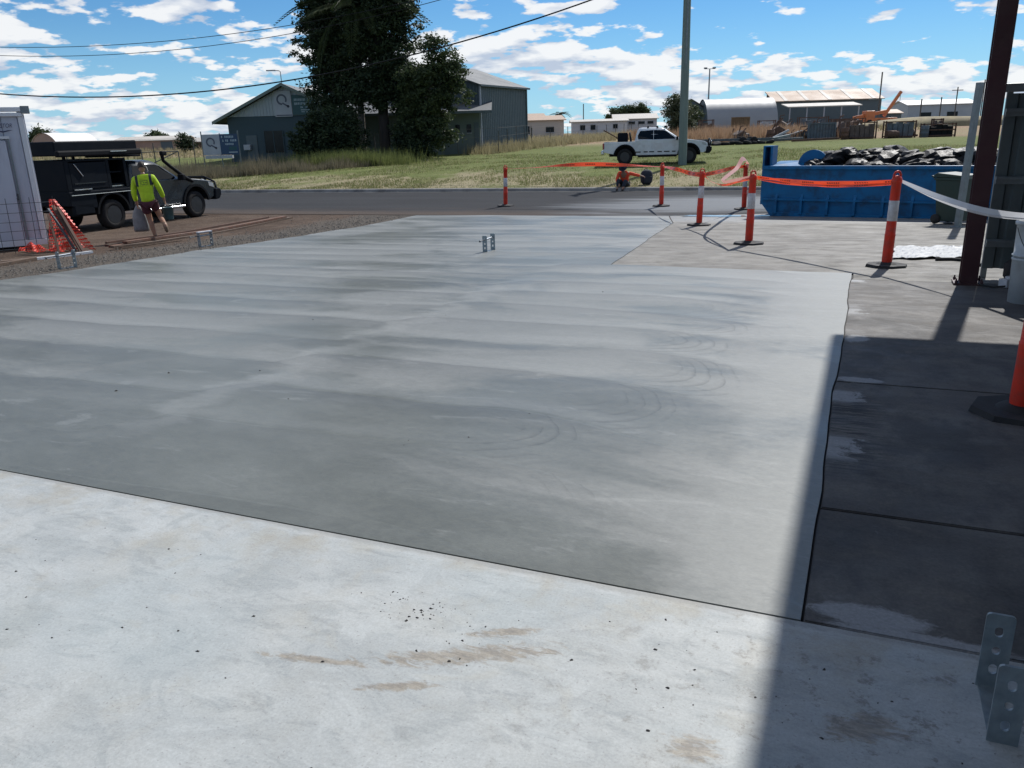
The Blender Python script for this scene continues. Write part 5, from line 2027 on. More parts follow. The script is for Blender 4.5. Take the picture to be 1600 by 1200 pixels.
def tree(name, label, loc, trunk, limbs, blobs, n_clump, per, clump_r, leaf, lm, bm_, seed, squash=.7, group=None, shell=.55):
    o = thing(name, label, 'tree', loc, 0.0, group)
    mb = MB().tube(trunk[0], trunk[1], 10)
    tk = mb.build('trunk', bm_, o, fix=False)
    q, cc = leaf_cloud(blobs, n_clump, per, clump_r, leaf, seed, squash, shell)
    link('crown', np_mesh('crown', q, 4), lm, o)
    r = np.random.RandomState(seed + 5)
    if limbs:
        for k in r.choice(len(cc), limbs, replace=False):
            tip = Vector(cc[k])
            h = float(np.clip(tip.z * r.uniform(.45, .8), trunk[0][0][2] + .3, trunk[0][-1][2]))
            zs = [p[2] for p in trunk[0]]
            base = Vector((float(np.interp(h, zs, [p[0] for p in trunk[0]])), float(np.interp(h, zs, [p[1] for p in trunk[0]])), h))
            rr = float(np.interp(h, zs, trunk[1])) * .45
            mid = base.lerp(tip, .5) + Vector((0, 0, .15))
            MB().tube([base, mid, tip], [rr, rr * .6, rr * .18], 6).build('limb', bm_, o, fix=False)
    return o


def frond_mesh(L, droop, n=26, w=.055, leaf=.75):
    """feather palm frond along +x: rachis with leaflets"""
    mb = MB()
    pts = [Vector((L * f, 0, L * (.42 * f - droop * f * f))) for f in np.linspace(0, 1, 12)]
    mb.tube(pts, [.045 * (1 - .85 * i / 11) for i in range(12)], 5)
    for k in range(n):
        f = .12 + .88 * k / (n - 1)
        base = Vector((L * f, 0, L * (.42 * f - droop * f * f)))
        ln = leaf * math.sin(PI * (.15 + .82 * f)) ** .7
        for s in (-1, 1):
            tip = base + Vector((ln * .55, s * ln * .62, -ln * .55))
            md = base.lerp(tip, .5) + Vector((0, 0, ln * .10))
            mb.add([base + Vector((-w / 2, 0, 0)), base + Vector((w / 2, 0, 0)), md + Vector((w / 2, 0, 0)), tip, md - Vector((w / 2, 0, 0))], [(0, 1, 2, 3, 4)])
    return mb.mesh('frond')


def palm(name, label, loc, H, trunk_r, nf, L, seed, lean=(0, 0), tm=M_BARK, leaf=.75, n=26):
    o = thing(name, label, 'palm tree', loc)
    rr = random.Random(seed)
    top = Vector((lean[0], lean[1], H))
    mb = MB().tube([(0, 0, -.2), (lean[0] * .3, lean[1] * .3, H * .35), (lean[0] * .7, lean[1] * .7, H * .75), top], [trunk_r * 1.15, trunk_r, trunk_r * .9, trunk_r * .8], 12)
    mb.build('trunk', tm, o, fix=False)
    ms = [frond_mesh(L * k, d, n, .05 * L / 3, leaf) for k, d in ((1, .55), (.95, .8), (1.0, 1.1))]
    for me in ms:
        me.materials.append(M_LPALM)
    for i in range(nf):
        f = link('frond', ms[i % 3], None, o)
        f.location = top
        el = rr.uniform(-.75, .55)
        f.rotation_euler = (0, el * .8, 2.39996 * i + rr.uniform(-.2, .2))
        s = rr.uniform(.85, 1.1)
        f.scale = (s, s, s)
    return o


# ------------------------------------------------------------------ big tree group before the green building
za = gz(-12.9, 62.5)
tree('evergreen_tree', 'tall dense dark evergreen with a feathery edge before the gabled building', (-12.7, 62.5, za), ([(0, 0, -.2), (.05, 0, 4), (.1, 0, 12.5)], [.32, .26, .08]), 14,
     [(-.2, 0, 11.2, 1.8, 1.8, 2.6), (0, 0, 8.2, 2.3, 2.2, 2.3), (.1, 0, 5.2, 2.1, 2.1, 2.3), (-.1, 0, 2.6, 2.0, 2.0, 1.8), (.6, 0, 9.8, 2.2, 1.9, 2.0), (1.9, -1.6, 7.6, 1.3, 1.0, 2.6), (1.7, -1.2, 4.9, 1.1, 1.0, 1.2)], 640, 84, .54, .125, M_LDARK, M_BARKD, 21, .55, shell=.35)
tree('evergreen_tree', 'tall broad dark tree with a thick trunk in the middle of the tree clump', (-8.75, 60.5, gz(-8.75, 60.5)), ([(0, 0, -.2), (.05, 0, 3.5), (.1, 0, 8), (.2, 0, 12)], [.42, .36, .24, .08]), 16,
     [(-.5, 0, 11.0, 2.4, 2.0, 2.4), (.9, .2, 9.2, 2.1, 1.9, 2.2), (-1.2, 0, 8.4, 1.6, 1.8, 1.8), (.7, 0, 6.4, 1.9, 1.8, 1.6), (-.6, 0, 5.2, 1.5, 1.6, 1.3), (1.6, 0, 10.4, 1.3, 1.4, 1.2), (1.9, .2, 4.2, 1.5, 1.4, 1.6), (2.0, .3, 2.0, 1.2, 1.1, 1.5), (-1.0, -.6, 4.1, 1.1, .9, 1.0), (.2, -.5, 4.3, 1.0, .9, .9)], 660, 84, .56, .13, M_LDARK, M_BARKD, 22, .6, shell=.4)
tree('spreading_tree', 'smaller grey green tree with open clumps at the edge of the tree clump', (-5.35, 58.5, gz(-5.35, 58.5)), ([(-.5, 0, -.2), (-.3, 0, 2), (.1, 0, 5)], [.22, .18, .08]), 14,
     [(.7, 0, 7.3, .95, .9, .8), (1.7, 0, 5.8, 1.25, 1.1, 1.2), (.3, 0, 5.6, 1.4, 1.2, 1.3), (-.9, 0, 4.8, 1.2, 1.1, 1.4), (1.6, 0, 4.1, 1.35, 1.2, 1.1), (.2, 0, 3.2, 1.6, 1.2, 1.2), (-.9, 0, 2.4, 1.4, 1.0, 1.5), (.7, 0, 1.8, 1.2, 1.0, .9), (-.2, 0, 1.0, 1.3, 1.0, 1.0)], 370, 66, .44, .12, M_LMID, M_BARK, 23, .65, shell=.45)
palm('palm_tree', 'tall pale trunked palm with drooping fronds rising through the dark tree clump', (-10.45, 60.9, gz(-10.45, 60.9)), 10.1, .24, 24, 4.7, 7, (.3, 0), leaf=.95, n=34)
tree('shrub', 'low dense black green shrub under the evergreens', (-12.4, 58.5, gz(-12.4, 58.5)), ([(0, 0, -.1), (0, 0, 1.2)], [.12, .06]), 5,
     [(-.6, 0, 1.5, 1.9, 1.3, 1.6), (1.2, 0, 1.6, 1.5, 1.3, 1.7), (-1.7, 0, .9, 1.0, 1.0, 1.0), (0, 0, 2.6, 1.4, 1.2, 1.1)], 260, 60, .45, .13, M_LDARK, M_BARKD, 24, .8)
tree('shrub', 'dark shrub standing against the fence under the smaller tree', (-6.9, 58.0, gz(-6.9, 58.0)), ([(0, 0, -.1), (0, 0, 1.0)], [.08, .04]), 4,
     [(0, 0, 1.3, .9, .8, 1.3), (.7, 0, .9, .7, .7, .9)], 110, 50, .36, .11, M_LDARK, M_BARKD, 25, .8)

# ------------------------------------------------------------------ buildings behind the verge
M_GREENW = pm('dark_green_cladding', (.030, .060, .078), .6, var=.10, scale=.5)
M_PALEW = pm('pale_grey_cladding', (.36, .40, .43), .55, var=.08, scale=.7)
M_SLATE = pm('slate_grey_cladding', (.085, .115, .130), .55, var=.08, scale=.4)
M_SAGE = pm('sage_rendered_wall', (.15, .185, .175), .8, var=.10, scale=.6)
M_WINB = pm('dark_window', (.008, .012, .016), .15, var=.05, scale=2, spec=.2)
M_SIGNW = pm('weathered_white_sign', (.38, .40, .44), .6, var=.10, scale=1.5)
M_SIGNG = pm('dark_green_sign', (.018, .075, .085), .5, var=.12, scale=2)
M_SIGNB = pm('blue_sign', (.020, .055, .120), .5, var=.12, scale=2)
M_SIGNL = pm('pale_sign_lettering', (.34, .42, .47), .6, var=.15, scale=8)
M_LOGO = pm('grey_sign_logo', (.085, .095, .13), .6, var=.12, scale=4)


def ring_logo(o, cx, cz, r, y, parent):
    """open ring with a tail like a spanner, printed on the sign"""
    n = 28
    vs = []
    for k in range(n + 1):
        a = R(-62 + 304 * k / n) + R(30)
        w = r * .20
        vs += [(cx + (r - w) * math.cos(a), y, cz + (r - w) * 1.0 * math.sin(a)), (cx + (r + w) * math.cos(a), y, cz + (r + w) * math.sin(a))]
    mb = MB().add(vs, [(2 * i, 2 * i + 1, 2 * i + 3, 2 * i + 2) for i in range(n)])
    mb.build('logo_ring', M_LOGO, parent)
    MB().bar((cx + r * .1, y, cz - r * .75), (cx + r * 1.35, y, cz - r * 1.5), .006, r * .34, up=(0, 0, 1)).build('logo_tail', M_LOGO, parent)
    MB().lathe([(0, 0), (r * .30, 0), (r * .30, .006), (0, .006)], 12, (cx + r * 1.35, y + .003, cz - r * 1.5), Matrix.Rotation(R(90), 3, 'X')).build('logo_knob', M_LOGO, parent)
    MB().box((cx, y, cz), (r * .8, .006, r * .85)).build('logo_block', M_PALEW, parent)


def text_rows(parent, x0, x1, z1, y, rows, seed):
    """weathered lettering too worn to read: rows of uneven short strokes"""
    rr = random.Random(seed)
    z = z1
    for (h, f0, f1) in rows:
        mb = MB()
        x = x0 + (x1 - x0) * f0
        xe = x0 + (x1 - x0) * f1
        while x < xe:
            w = h * rr.uniform(.35, .75)
            if rr.random() > .12:
                hh = h * rr.uniform(.85, 1.0)
                mb.box((x + w / 2, y, z - hh / 2), (w * .8, .006, hh))
            x += w + h * .12
        o_ = mb.build('lettering', M_SIGNL, parent)
        o_['kind'] = 'stuff'
        z -= h * 1.55


gx, gy = -18.17, 70.0
gzb = -.1
gb = thing('gabled_building', 'dark green gabled workshop with pale ribbed gable and faded signs', 'building', (gx, gy, gzb))
# local: x to the right of the ridge, y back, z from the ground
HW, EZ, RZ, GD = 4.95, 3.72, 6.08, 15.0
MB().box((0, GD / 2, EZ / 2 - .2), (2 * HW, GD, EZ + .4)).build('lower_wall', M_GREENW, gb)
rake = (RZ - EZ) / HW


def gable_top(u):
    x = u - HW
    return RZ - abs(x) * rake - .1


ribbed(MB(), (-HW, -.05), (HW, -.05), EZ - .02, gable_top, .26, .04, (0, -1)).build('gable_cladding', M_PALEW, gb)
for s in (-1, 1):
    ox = HW + 1.05
    mb = MB().prism([(0, RZ + .12), (s * ox, RZ + .12 - rake * ox), (s * ox, RZ - rake * ox), (0, RZ)], lambda p: (p[0], -.7, p[1]), lambda p: (p[0], GD + .4, p[1]))
    mb.build('roof', M_ROOFS, gb)
    mb = MB().prism([(0, RZ + .14), (s * ox, RZ + .14 - rake * ox), (s * ox, RZ - .10 - rake * ox), (0, RZ - .10)], lambda p: (p[0], -.76, p[1]), lambda p: (p[0], -.70, p[1]))
    mb.build('barge_board', M_SAGE, gb)
    MB().box((s * (ox + .05), GD / 2, RZ - rake * ox + .02), (.14, GD, .14)).build('gutter', M_SAGE, gb)
w = MB().box((-1.22, -.03, 1.65), (1.6, .08, 1.75)).build('window', M_WINB, gb)
for dx in (-.8, 0, .8):
    MB().box((-1.22 + dx, -.08, 1.65), (.06, .05, 1.8)).build('window_frame', M_GREENW, w)
MB().box((-3.1, -.03, 1.15), (.9, .06, 2.1)).build('door', M_SLATE, gb)
MB().box((-3.45, -.25, 1.25), (.55, .4, .45)).build('air_conditioner', M_SIGNW, gb, bevel=.03)
sg = MB().box((-.13, -.14, 4.62), (1.42, .06, 2.02)).build('sign', M_SIGNW, gb)
ring_logo(sg, -.2, 4.95, .36, -.178, sg)
MB().box((-.1, -.176, 3.72), (1.3, .006, .08)).build('sign_line', M_LOGO, sg)
sg2 = MB().prism([(.62, 3.72), (2.75, 3.72), (2.75, 4.72), (1.6, 5.22), (.62, 5.32)], lambda p: (p[0], -.16, p[1]), lambda p: (p[0], -.10, p[1])).build('sign', M_SIGNG, gb)
text_rows(sg2, .75, 2.6, 5.0, -.166, ((.20, .03, .62), (.20, .03, .95), (.14, .3, .8), (.10, .3, .7), (.10, .3, .6)), 3)
MB().tube([(0, -.3, RZ), (-.02, -.3, RZ + 1.02), (-.12, -.3, RZ + 1.08), (-.5, -.3, RZ + 1.12)], .035, 6).build('lamp_arm', M_GALVD, gb)
MB().box((-.78, -.3, RZ + 1.12), (.75, .22, .09)).build('lamp_head', M_SIGNW, gb, bevel=.02)

# sign boards on the fence at the left
fs_ = thing('fence_sign', 'weathered white and blue business sign boards on steel posts at the fence', 'sign', (-19.85, 58, gz(-19.85, 58)))
zb = gz(-19.85, 58)
a1 = MB().box((-.62, 0, 1.45 - zb), (1.22, .04, 1.38)).build('board', M_SIGNW, fs_)
ring_logo(a1, -.66, 1.62 - zb, .26, -.028, a1)
a2 = MB().box((.62, 0, 1.45 - zb), (1.24, .04, 1.38)).build('board', M_SIGNB, fs_)
text_rows(a2, .06, 1.2, 2.02 - zb, -.027, ((.16, .05, .8), (.16, .0, .95), (.13, .25, .75)), 9)
MB().box((.85, -.025, 1.18 - zb), (.55, .008, .24)).build('sign_panel', M_SIGNG, a2)
MB().box((.85, -.026, .92 - zb), (.6, .006, .06)).build('sign_line', M_SIGNL, a2)
for x in (-1.28, 0.0, 1.27):
    MB().tube([(x, .05, -.1), (x, .05, 2.35 - zb if x != 0 else 2.2 - zb)], .04, 8).build('post', M_GALVD, fs_)
MB().box((-.2, .1, .62 - zb), (1.9, .3, .22)).build('planter', M_SIGNW, fs_)

# annex and big shed to the right of the trees
ax_, ay_ = -1.9, 65.0
an = thing('annex_building', 'low sage green annex with lean to roof and two small windows behind the trees', 'building', (ax_, ay_, gz(ax_, ay_) - .1))
MB().box((-5.4, 2.4, 1.6), (10.8, 4.8, 3.4)).build('wall', M_SAGE, an)
MB().prism([(-1.3, 3.12), (-1.3, 3.24), (5.2, 4.55), (5.2, 4.40)], lambda p: (-11.2, p[0], p[1]), lambda p: (.95, p[0], p[1])).build('roof', M_ROOFS, an)
MB().box((-5.1, -1.32, 3.14), (12.1, .08, .18)).build('fascia', M_SLATE, an)
for x in (-1.75, -.86):
    w = MB().box((x, -.02, 1.95), (.34, .08, .62)).build('window', M_WINB, an)
    MB().box((x, -.07, 1.62), (.4, .06, .05)).build('sill', M_SIGNW, w)
MB().box((-.28, -.02, 1.2), (.35, .06, 2.4)).build('door', M_SLATE, an)

c0, c1 = Vector((-1.91, 66.0)), Vector((1.9, 73.0))
dl = (c1 - c0).normalized()
bs = thing('large_shed', 'big slate grey ribbed steel shed beyond the annex with a white downpipe', 'shed', (c0.x, c0.y, .05), math.atan2(dl.y, dl.x))
# local: x along the visible long wall, y to the left (gable end from 0 to 10)
EH, RH, LL, GWD = 5.25, 7.0, 7.97, 10.0
ribbed(MB(), (0, 0), (LL, 0), -.2, EH, .30, .035, (0, -1)).build('long_wall', M_SLATE, bs)
ribbed(MB(), (0, 0), (0, GWD), -.2, lambda u: EH + (RH - EH) * (1 - abs(u - GWD / 2) / (GWD / 2)), .30, .035, (-1, 0)).build('gable_wall', M_SLATE, bs)
MB().add([(LL, 0, -.2), (LL, GWD, -.2), (LL, GWD, EH), (LL, GWD / 2, RH), (LL, 0, EH)], [(0, 1, 2, 3, 4)]).build('rear_wall', M_SLATE, bs)
for y0, z0, y1, z1 in ((-.25, EH - .03, GWD / 2, RH + .03), (GWD + .25, EH - .03, GWD / 2, RH + .03)):
    MB().prism([(y0, z0), (y0, z0 + .09), (y1, z1 + .09), (y1, z1)], lambda p: (-.25, p[0], p[1]), lambda p: (LL + .25, p[0], p[1])).build('roof', M_ROOFS, bs)
MB().box((LL / 2, -.28, EH - .02), (LL + .5, .12, .14)).build('gutter', M_SLATE, bs)
MB().box((-.03, -.10, EH / 2), (.12, .12, EH)).build('downpipe', M_SIGNW, bs)
MB().box((LL + .02, -.08, EH / 2), (.10, .10, EH)).build('downpipe', M_SLATE, bs)

# ------------------------------------------------------------------ power pole and overhead wires
M_POLE = pm('green_grey_pole', (.155, .20, .185), .8, var=.15, scale=1.5, stretch=(4, 4, .5), bump=.2)
ppx, ppy = 8.30, 38.6
pp = thing('power_pole', 'tall grey green power pole standing on the verge before the white ute', 'power pole', (ppx, ppy, gz(ppx, ppy) - .05))
MB().tube([(0, 0, -.2), (-.02, 0, 4), (-.05, 0, 11.0)], [.20, .185, .14], 14).build('shaft', M_POLE, pp, fix=False)
MB().box((-.05, 0, 10.55), (2.0, .1, .1), R(80)).build('cross_arm', M_WOOD, pp)
MB().box((-.03, -.16, 6.2), (.07, .05, 3.6)).build('conduit', M_GALVD, pp)
B_ = Vector((-48, 52))
A_ = Vector((ppx - .04, ppy))
pole_b = MB().tube([(0, 0, -.2), (0, 0, 11.3)], [.2, .14], 12)
pole_b.box((0, 0, 10.7), (2.0, .1, .1), R(80))
pb = pole_b.build('power_pole', M_POLE, None, fix=False)
pb.location = (B_.x, B_.y, gz(*B_))
tag(pb, 'second power pole far along the road beyond the site office', 'power pole')
for k, (a_, b_, c_, off, lab) in enumerate(((18.48, -18.14, 8.5, 0, 'thick low black service cable sagging past the green building'),
                                           (16.18, -16.46, 10.39, .35, 'lower of two thin high power wires crossing the treetops'),
                                           (14.16, -14.09, 10.08, -.35, 'upper of two thin high power wires crossing the treetops'))):
    pts = []
    for i in range(61):
        t_ = i / 60
        p = A_.lerp(B_, t_)
        pts.append((p.x + off * .2, p.y + off, a_ * t_ * t_ + b_ * t_ + c_))
    o = MB().tube(pts, .034 if k == 0 else .016, 5, smooth=True).build('power_line', M_PLAST, None, fix=False)
    tag(o, lab, 'wire', 'overhead wires')

# ------------------------------------------------------------------ fences
M_FPOST = pm('grey_fence_post', (.10, .095, .085), .9, var=.3, scale=4)


def wire_fence(name, label, pts, spacing, h, rnd_seed, wires=(.35, .7, 1.05)):
    o = thing(name, label, 'fence', (pts[0][0], pts[0][1], gz(*pts[0])))
    base = Vector((pts[0][0], pts[0][1], gz(*pts[0])))
    rr = random.Random(rnd_seed)
    tops_ = []
    for a, b in zip(pts[:-1], pts[1:]):
        L = math.hypot(b[0] - a[0], b[1] - a[1])
        n = max(1, int(L / spacing))
        for i in range(n + (1 if b == pts[-1] else 0)):
            f = i / n
            x, y = a[0] + (b[0] - a[0]) * f, a[1] + (b[1] - a[1]) * f
            g = Vector((x, y, gz(x, y))) - base
            hh = h * rr.uniform(.92, 1.08)
            lean = Vector((rr.uniform(-.04, .04), 0, 0))
            MB().tube([g - Vector((0, 0, .1)), g + Vector((0, 0, hh)) + lean], .035, 6).build('post', M_FPOST, o, fix=False)
            tops_.append(g)
    for z in wires:
        MB().tube([g + Vector((0, 0, z * h)) for g in tops_], .007, 4, smooth=False).build('wire', M_FPOST, o, fix=False)
    return o


wire_fence('wire_fence', 'wire fence with thin dark posts running back from the big shed', [(2.4, 74.5), (10.2, 92), (18.0, 112)], 4.2, 1.5, 2)
wire_fence('wire_fence', 'short wire fence with dark posts before the annex and trees', [(-9.5, 60.6), (-.5, 62.4), (2.4, 74.5)], 2.6, 1.75, 3)
wire_fence('wire_fence', 'wire fence with rough posts beside the business sign boards', [(-27.5, 52), (-21.6, 57.6)], 2.1, 2.0, 4)
# steel gate frames near the sign
gt = thing('farm_gate', 'open steel tube gate standing beside the sign boards', 'gate', (-24.2, 55.2, gz(-24.2, 55.2)), R(40))
for pts in ([(0, 0, 0), (0, 0, 1.5)], [(0, 0, .3), (2.4, 0, .3)], [(0, 0, 1.3), (2.4, 0, 1.3)], [(2.4, 0, .3), (2.4, 0, 1.3)], [(0, 0, .3), (2.4, 0, 1.3)]):
    MB().tube(pts, .035, 6).build('tube', M_STEEL, gt, fix=False)

# ------------------------------------------------------------------ far buildings, left
M_FABRIC = pm('white_dome_fabric', (.72, .70, .67), .7, var=.05, scale=.5)
M_PINK = pm('pinkish_brick_wall', (.36, .25, .20), .85, var=.12, scale=.6)
M_CREAM = pm('cream_wall', (.52, .46, .40), .75, var=.08, scale=.4)
M_WHITEW = pm('white_house_wall', (.52, .53, .55), .7, var=.08, scale=.5)
M_PROOF = pm('peach_roof_sheet', (.38, .275, .20), .7, var=.12, scale=.3)
M_CROOF = pm('pale_roof_sheet', (.46, .43, .385), .7, var=.08, scale=.3)


def dome(name, label, x, y, rz, rad, L, wall_m, end_m, zoff=-.1, ribs=7, flat=.62):
    o = thing(name, label, 'shed', (x, y, gz(x, y) + zoff), rz)
    # axis along local x
    n = 20
    vs, fs = [], []
    xs = frange(-L / 2, L / 2, L / (ribs * 2))
    for i, xx in enumerate(xs):
        rr = rad * (1.0 if i % 2 == 0 else .992)
        for k in range(n + 1):
            a = PI * k / n
            vs.append((xx, -rr * math.cos(a), rr * math.sin(a) * flat * 1.6 if flat < 1 else rr * math.sin(a)))
    for i in range(len(xs) - 1):
        for k in range(n):
            fs.append((i * (n + 1) + k, i * (n + 1) + k + 1, (i + 1) * (n + 1) + k + 1, (i + 1) * (n + 1) + k))
    MB().add(vs, fs, True).build('skin', wall_m, o)
    for s, xx in ((-1, -L / 2 + .15), (1, L / 2 - .15)):
        MB().add([(xx, -rad * .98 * math.cos(PI * k / n), rad * .98 * math.sin(PI * k / n) * (flat * 1.6 if flat < 1 else 1)) for k in range(n + 1)], [tuple(range(n + 1))]).build('end_wall', end_m, o)
    return o


dome('fabric_dome', 'white fabric dome shelter with pinkish end wall beyond the dark ute', -59.6, 113, R(66), 3.0, 6.5, M_FABRIC, M_PINK)


def simple_house(name, label, x, y, rz, w, d, eave, ridge, wall_m, roof_m, windows=(), door=None, axis='x', over=.3, zoff=-.15):
    """gabled box: x across the front (w), y back (d); windows (x, z, w, h) on the front"""
    o = thing(name, label, 'building', (x, y, gz(x, y) + zoff), rz)
    MB().box((0, d / 2, eave / 2), (w, d, eave)).build('wall', wall_m, o)
    if axis == 'x':     # ridge runs along the front
        for y0, y1 in ((-over, d / 2), (d + over, d / 2)):
            MB().prism([(y0, eave - .02), (y0, eave + .08), (y1, ridge + .08), (y1, ridge - .02)], lambda p: (-w / 2 - over, p[0], p[1]), lambda p: (w / 2 + over, p[0], p[1])).build('roof', roof_m, o)
        for xx in (-w / 2 + .01, w / 2 - .01):
            MB().add([(xx, 0, eave), (xx, d, eave), (xx, d / 2, ridge)], [(0, 1, 2)]).build('gable', wall_m, o)
    else:
        for x0, x1 in ((-w / 2 - over, 0), (w / 2 + over, 0)):
            MB().prism([(x0, eave - .02), (x0, eave + .08), (x1, ridge + .08), (x1, ridge - .02)], lambda p: (p[0], -over, p[1]), lambda p: (p[0], d + over, p[1])).build('roof', roof_m, o)
        for yy in (.01, d - .01):
            MB().add([(-w / 2, yy, eave), (w / 2, yy, eave), (0, yy, ridge)], [(0, 1, 2)]).build('gable', wall_m, o)
    for (wx_, wz_, ww, wh) in windows:
        wn = MB().box((wx_, -.03, wz_), (ww, .08, wh)).build('window', M_WINB, o)
        MB().box((wx_, -.07, wz_ - wh / 2 - .04), (ww + .15, .08, .07)).build('sill', M_SIGNW, wn)
    if door:
        MB().box((door[0], -.03, door[2] / 2), (door[1], .06, door[2])).build('door', M_SLATE, o)
    return o


simple_house('tin_shed', 'low pinkish shed with pale roof far beyond the dark ute', -52.2, 122, R(8), 9.5, 9, 1.55, 2.15, M_PINK, M_CROOF, ((-2.8, .8, .8, .8),), (2.5, 1.6, 1.4))
simple_house('tin_shed', 'small red brown lean shed beside the low pinkish shed', -41.5, 118, R(4), 5.0, 4, 1.2, 1.75, M_RUST, M_CROOF, (), (.5, 2.4, 1.0))
simple_house('tin_shed', 'long grey open shed behind the sign boards', -36.5, 128, R(4), 9.0, 6, 1.4, 1.9, M_SLATE, M_CROOF, ((-2, .7, 1.6, .9), (1.5, .7, 1.6, .9)))
simple_house('tin_shed', 'pale shed end peeping out behind the gabled building', -27.0, 88, R(-6), 2.2, 6, 2.6, 3.2, M_CREAM, M_CROOF, axis='y')

# ------------------------------------------------------------------ far buildings, right
simple_house('cottage', 'low cream building with pinkish roof beyond the wire fence', 4.9, 112, R(4), 6.2, 8, 2.45, 3.1, M_CREAM, M_PROOF, ((-1.8, 1.3, .5, 1.0), (1.2, 1.3, 1.1, .7)))
simple_house('cottage', 'taller cream block with pinkish roof behind the low cream building', 3.2, 124, R(4), 5.5, 6, 3.0, 3.6, M_CREAM, M_PROOF)
simple_house('cottage', 'long white prefabricated house with small dark windows', 14.6, 128, R(-3), 8.4, 6, 2.15, 2.5, M_WHITEW, M_CROOF, ((-2.6, 1.35, .75, .75), (-1.0, 1.35, .75, .75), (2.4, 1.4, .7, .65)))
simple_house('cottage', 'white house with a pale gable roof and three high windows beside dark trees', 20.6, 131, R(-5), 6.6, 7, 2.35, 3.15, M_WHITEW, M_CROOF, ((-.6, 1.8, 1.0, .4), (.9, 1.8, 1.0, .4), (2.3, 1.8, .9, .4)), (-2.4, 1.0, 1.7))
M_QUON = pm('quonset_steel', (.27, .28, .29), .55, metal=.25, var=.10, scale=.3)
dome('quonset_shed', 'large silver quonset shed with a curved ribbed roof', 36.3, 131, R(-2), 4.75, 10.6, M_QUON, M_SLATE, .0, 9, 1.0)
simple_house('tin_shed', 'grey gabled shed tucked against the end of the quonset', 29.2, 131, R(-4), 4.2, 8, 3.6, 5.0, M_SLATE, M_ROOFS, (), (0, 2.4, 2.2), axis='y')
ls = thing('long_shed', 'long grey shed with peach roof and pale skylight strips', 'shed', (54.5, 141, gz(54.5, 141) - .1), R(-4))
MB().box((0, 4, 2.1), (17.5, 8, 4.4)).build('wall', M_SLATE, ls)
MB().prism([(-.4, 4.3), (-.4, 4.42), (6.0, 6.25), (6.0, 6.1)], lambda p: (-9.1, p[0], p[1]), lambda p: (9.1, p[0], p[1])).build('roof', M_PROOF, ls)
MB().box((0, 6.1, 3.0), (17.5, .2, 6.2)).build('rear_wall', M_SLATE, ls)
for x in (-7.0, -3.5, .2, 3.9, 7.4):
    MB().prism([(-.42, 4.43), (-.42, 4.46), (5.9, 6.27), (5.9, 6.24)], lambda p: (x - .3, p[0], p[1]), lambda p: (x + .3, p[0], p[1])).build('skylight', M_CROOF, ls)
aw = thing('open_carport', 'open carport with a thin cream roof before the long peach roofed shed', 'carport', (49.6, 131, gz(49.6, 131)), R(-4))
MB().prism([(-2, 3.05), (-2, 3.2), (2.2, 3.75), (2.2, 3.6)], lambda p: (-5.6, p[0], p[1]), lambda p: (5.6, p[0], p[1])).build('roof', M_CROOF, aw)
for x in (-5.2, -2.6, 0, 2.6, 5.2):
    MB().box((x, -1.7, 1.5), (.16, .16, 3.2)).build('post', M_SIGNW, aw)
simple_house('tin_shed', 'low shed with a peach roof beyond the crane', 66.5, 150, R(-4), 9.5, 6, 2.0, 2.7, M_SLATE, M_PROOF)
simple_house('tin_shed', 'wide pale grey factory far beyond the post and column', 86.5, 165, R(-6), 13, 10, 3.6, 4.6, M_PALEW, M_FABRIC, ((-3, 1.6, 2.0, 1.2), (2, 1.6, 2.0, 1.2)))
M_BLDG = pm('rusty_tank_steel', (.42, .37, .30), .7, var=.12, scale=.6, dirt=(.25, .17, .11), dirt_amt=.4)
tk = thing('earth_bank', 'long low dry grass bank beyond the scrap yard', 'bank', (56, 100, gz(56, 100)), R(-30))
vs, fs = [], []
for i in range(25):
    f = i / 24
    env = math.sin(PI * f) ** .35
    for k in range(9):
        a = PI * k / 8
        vs.append((-15 + 30 * f, -3.2 * math.cos(a), max(-.2, 1.15 * env * math.sin(a) * (1 + .1 * math.sin(13 * f + k)))))
for i in range(24):
    for k in range(8):
        fs.append((i * 9 + k, i * 9 + k + 1, (i + 1) * 9 + k + 1, (i + 1) * 9 + k))
M_BANK = pm('dry_grass_bank', (.26, .22, .13), .95, var=.3, scale=.8, bump=.8, bscale=5, dirt=(.17, .13, .09), dirt_amt=.6)
MB().add(vs, fs, True).build('mound', M_BANK, tk)

# mobile crane
M_CRANE = pm('orange_crane_paint', (.55, .17, .06), .5, var=.12, scale=2)
cr = thing('mobile_crane', 'orange mobile crane with raised boom behind the scrap', 'crane', (49.3, 110, gz(49.3, 110)), R(0))
MB().box((0, 0, .95), (4.2, 2.0, .5)).build('chassis', M_CRANE, cr, bevel=.05)
MB().box((-1.4, -.2, 1.6), (1.2, 1.4, 1.0)).build('cab', M_CRANE, cr, bevel=.08)
for x in (-1.5, -.3, 1.5):
    MB().lathe([(0, -.15), (.45, -.15), (.5, 0), (.45, .15), (0, .15)], 16, (x, -.95, .5), Matrix.Rotation(R(90), 3, 'X')).build('wheel', M_TYRE, cr)
MB().bar((-3.4, -.3, 1.25), (1.0, -.3, 2.0), .35, .4).build('lower_boom', M_CRANE, cr)
MB().bar((.6, -.3, 1.4), (2.55, -.3, 4.4), .3, .34).build('boom', M_CRANE, cr)
MB().tube([(2.5, -.3, 4.35), (2.5, -.3, 3.2)], .03, 5).build('hoist_rope', M_PLAST, cr)

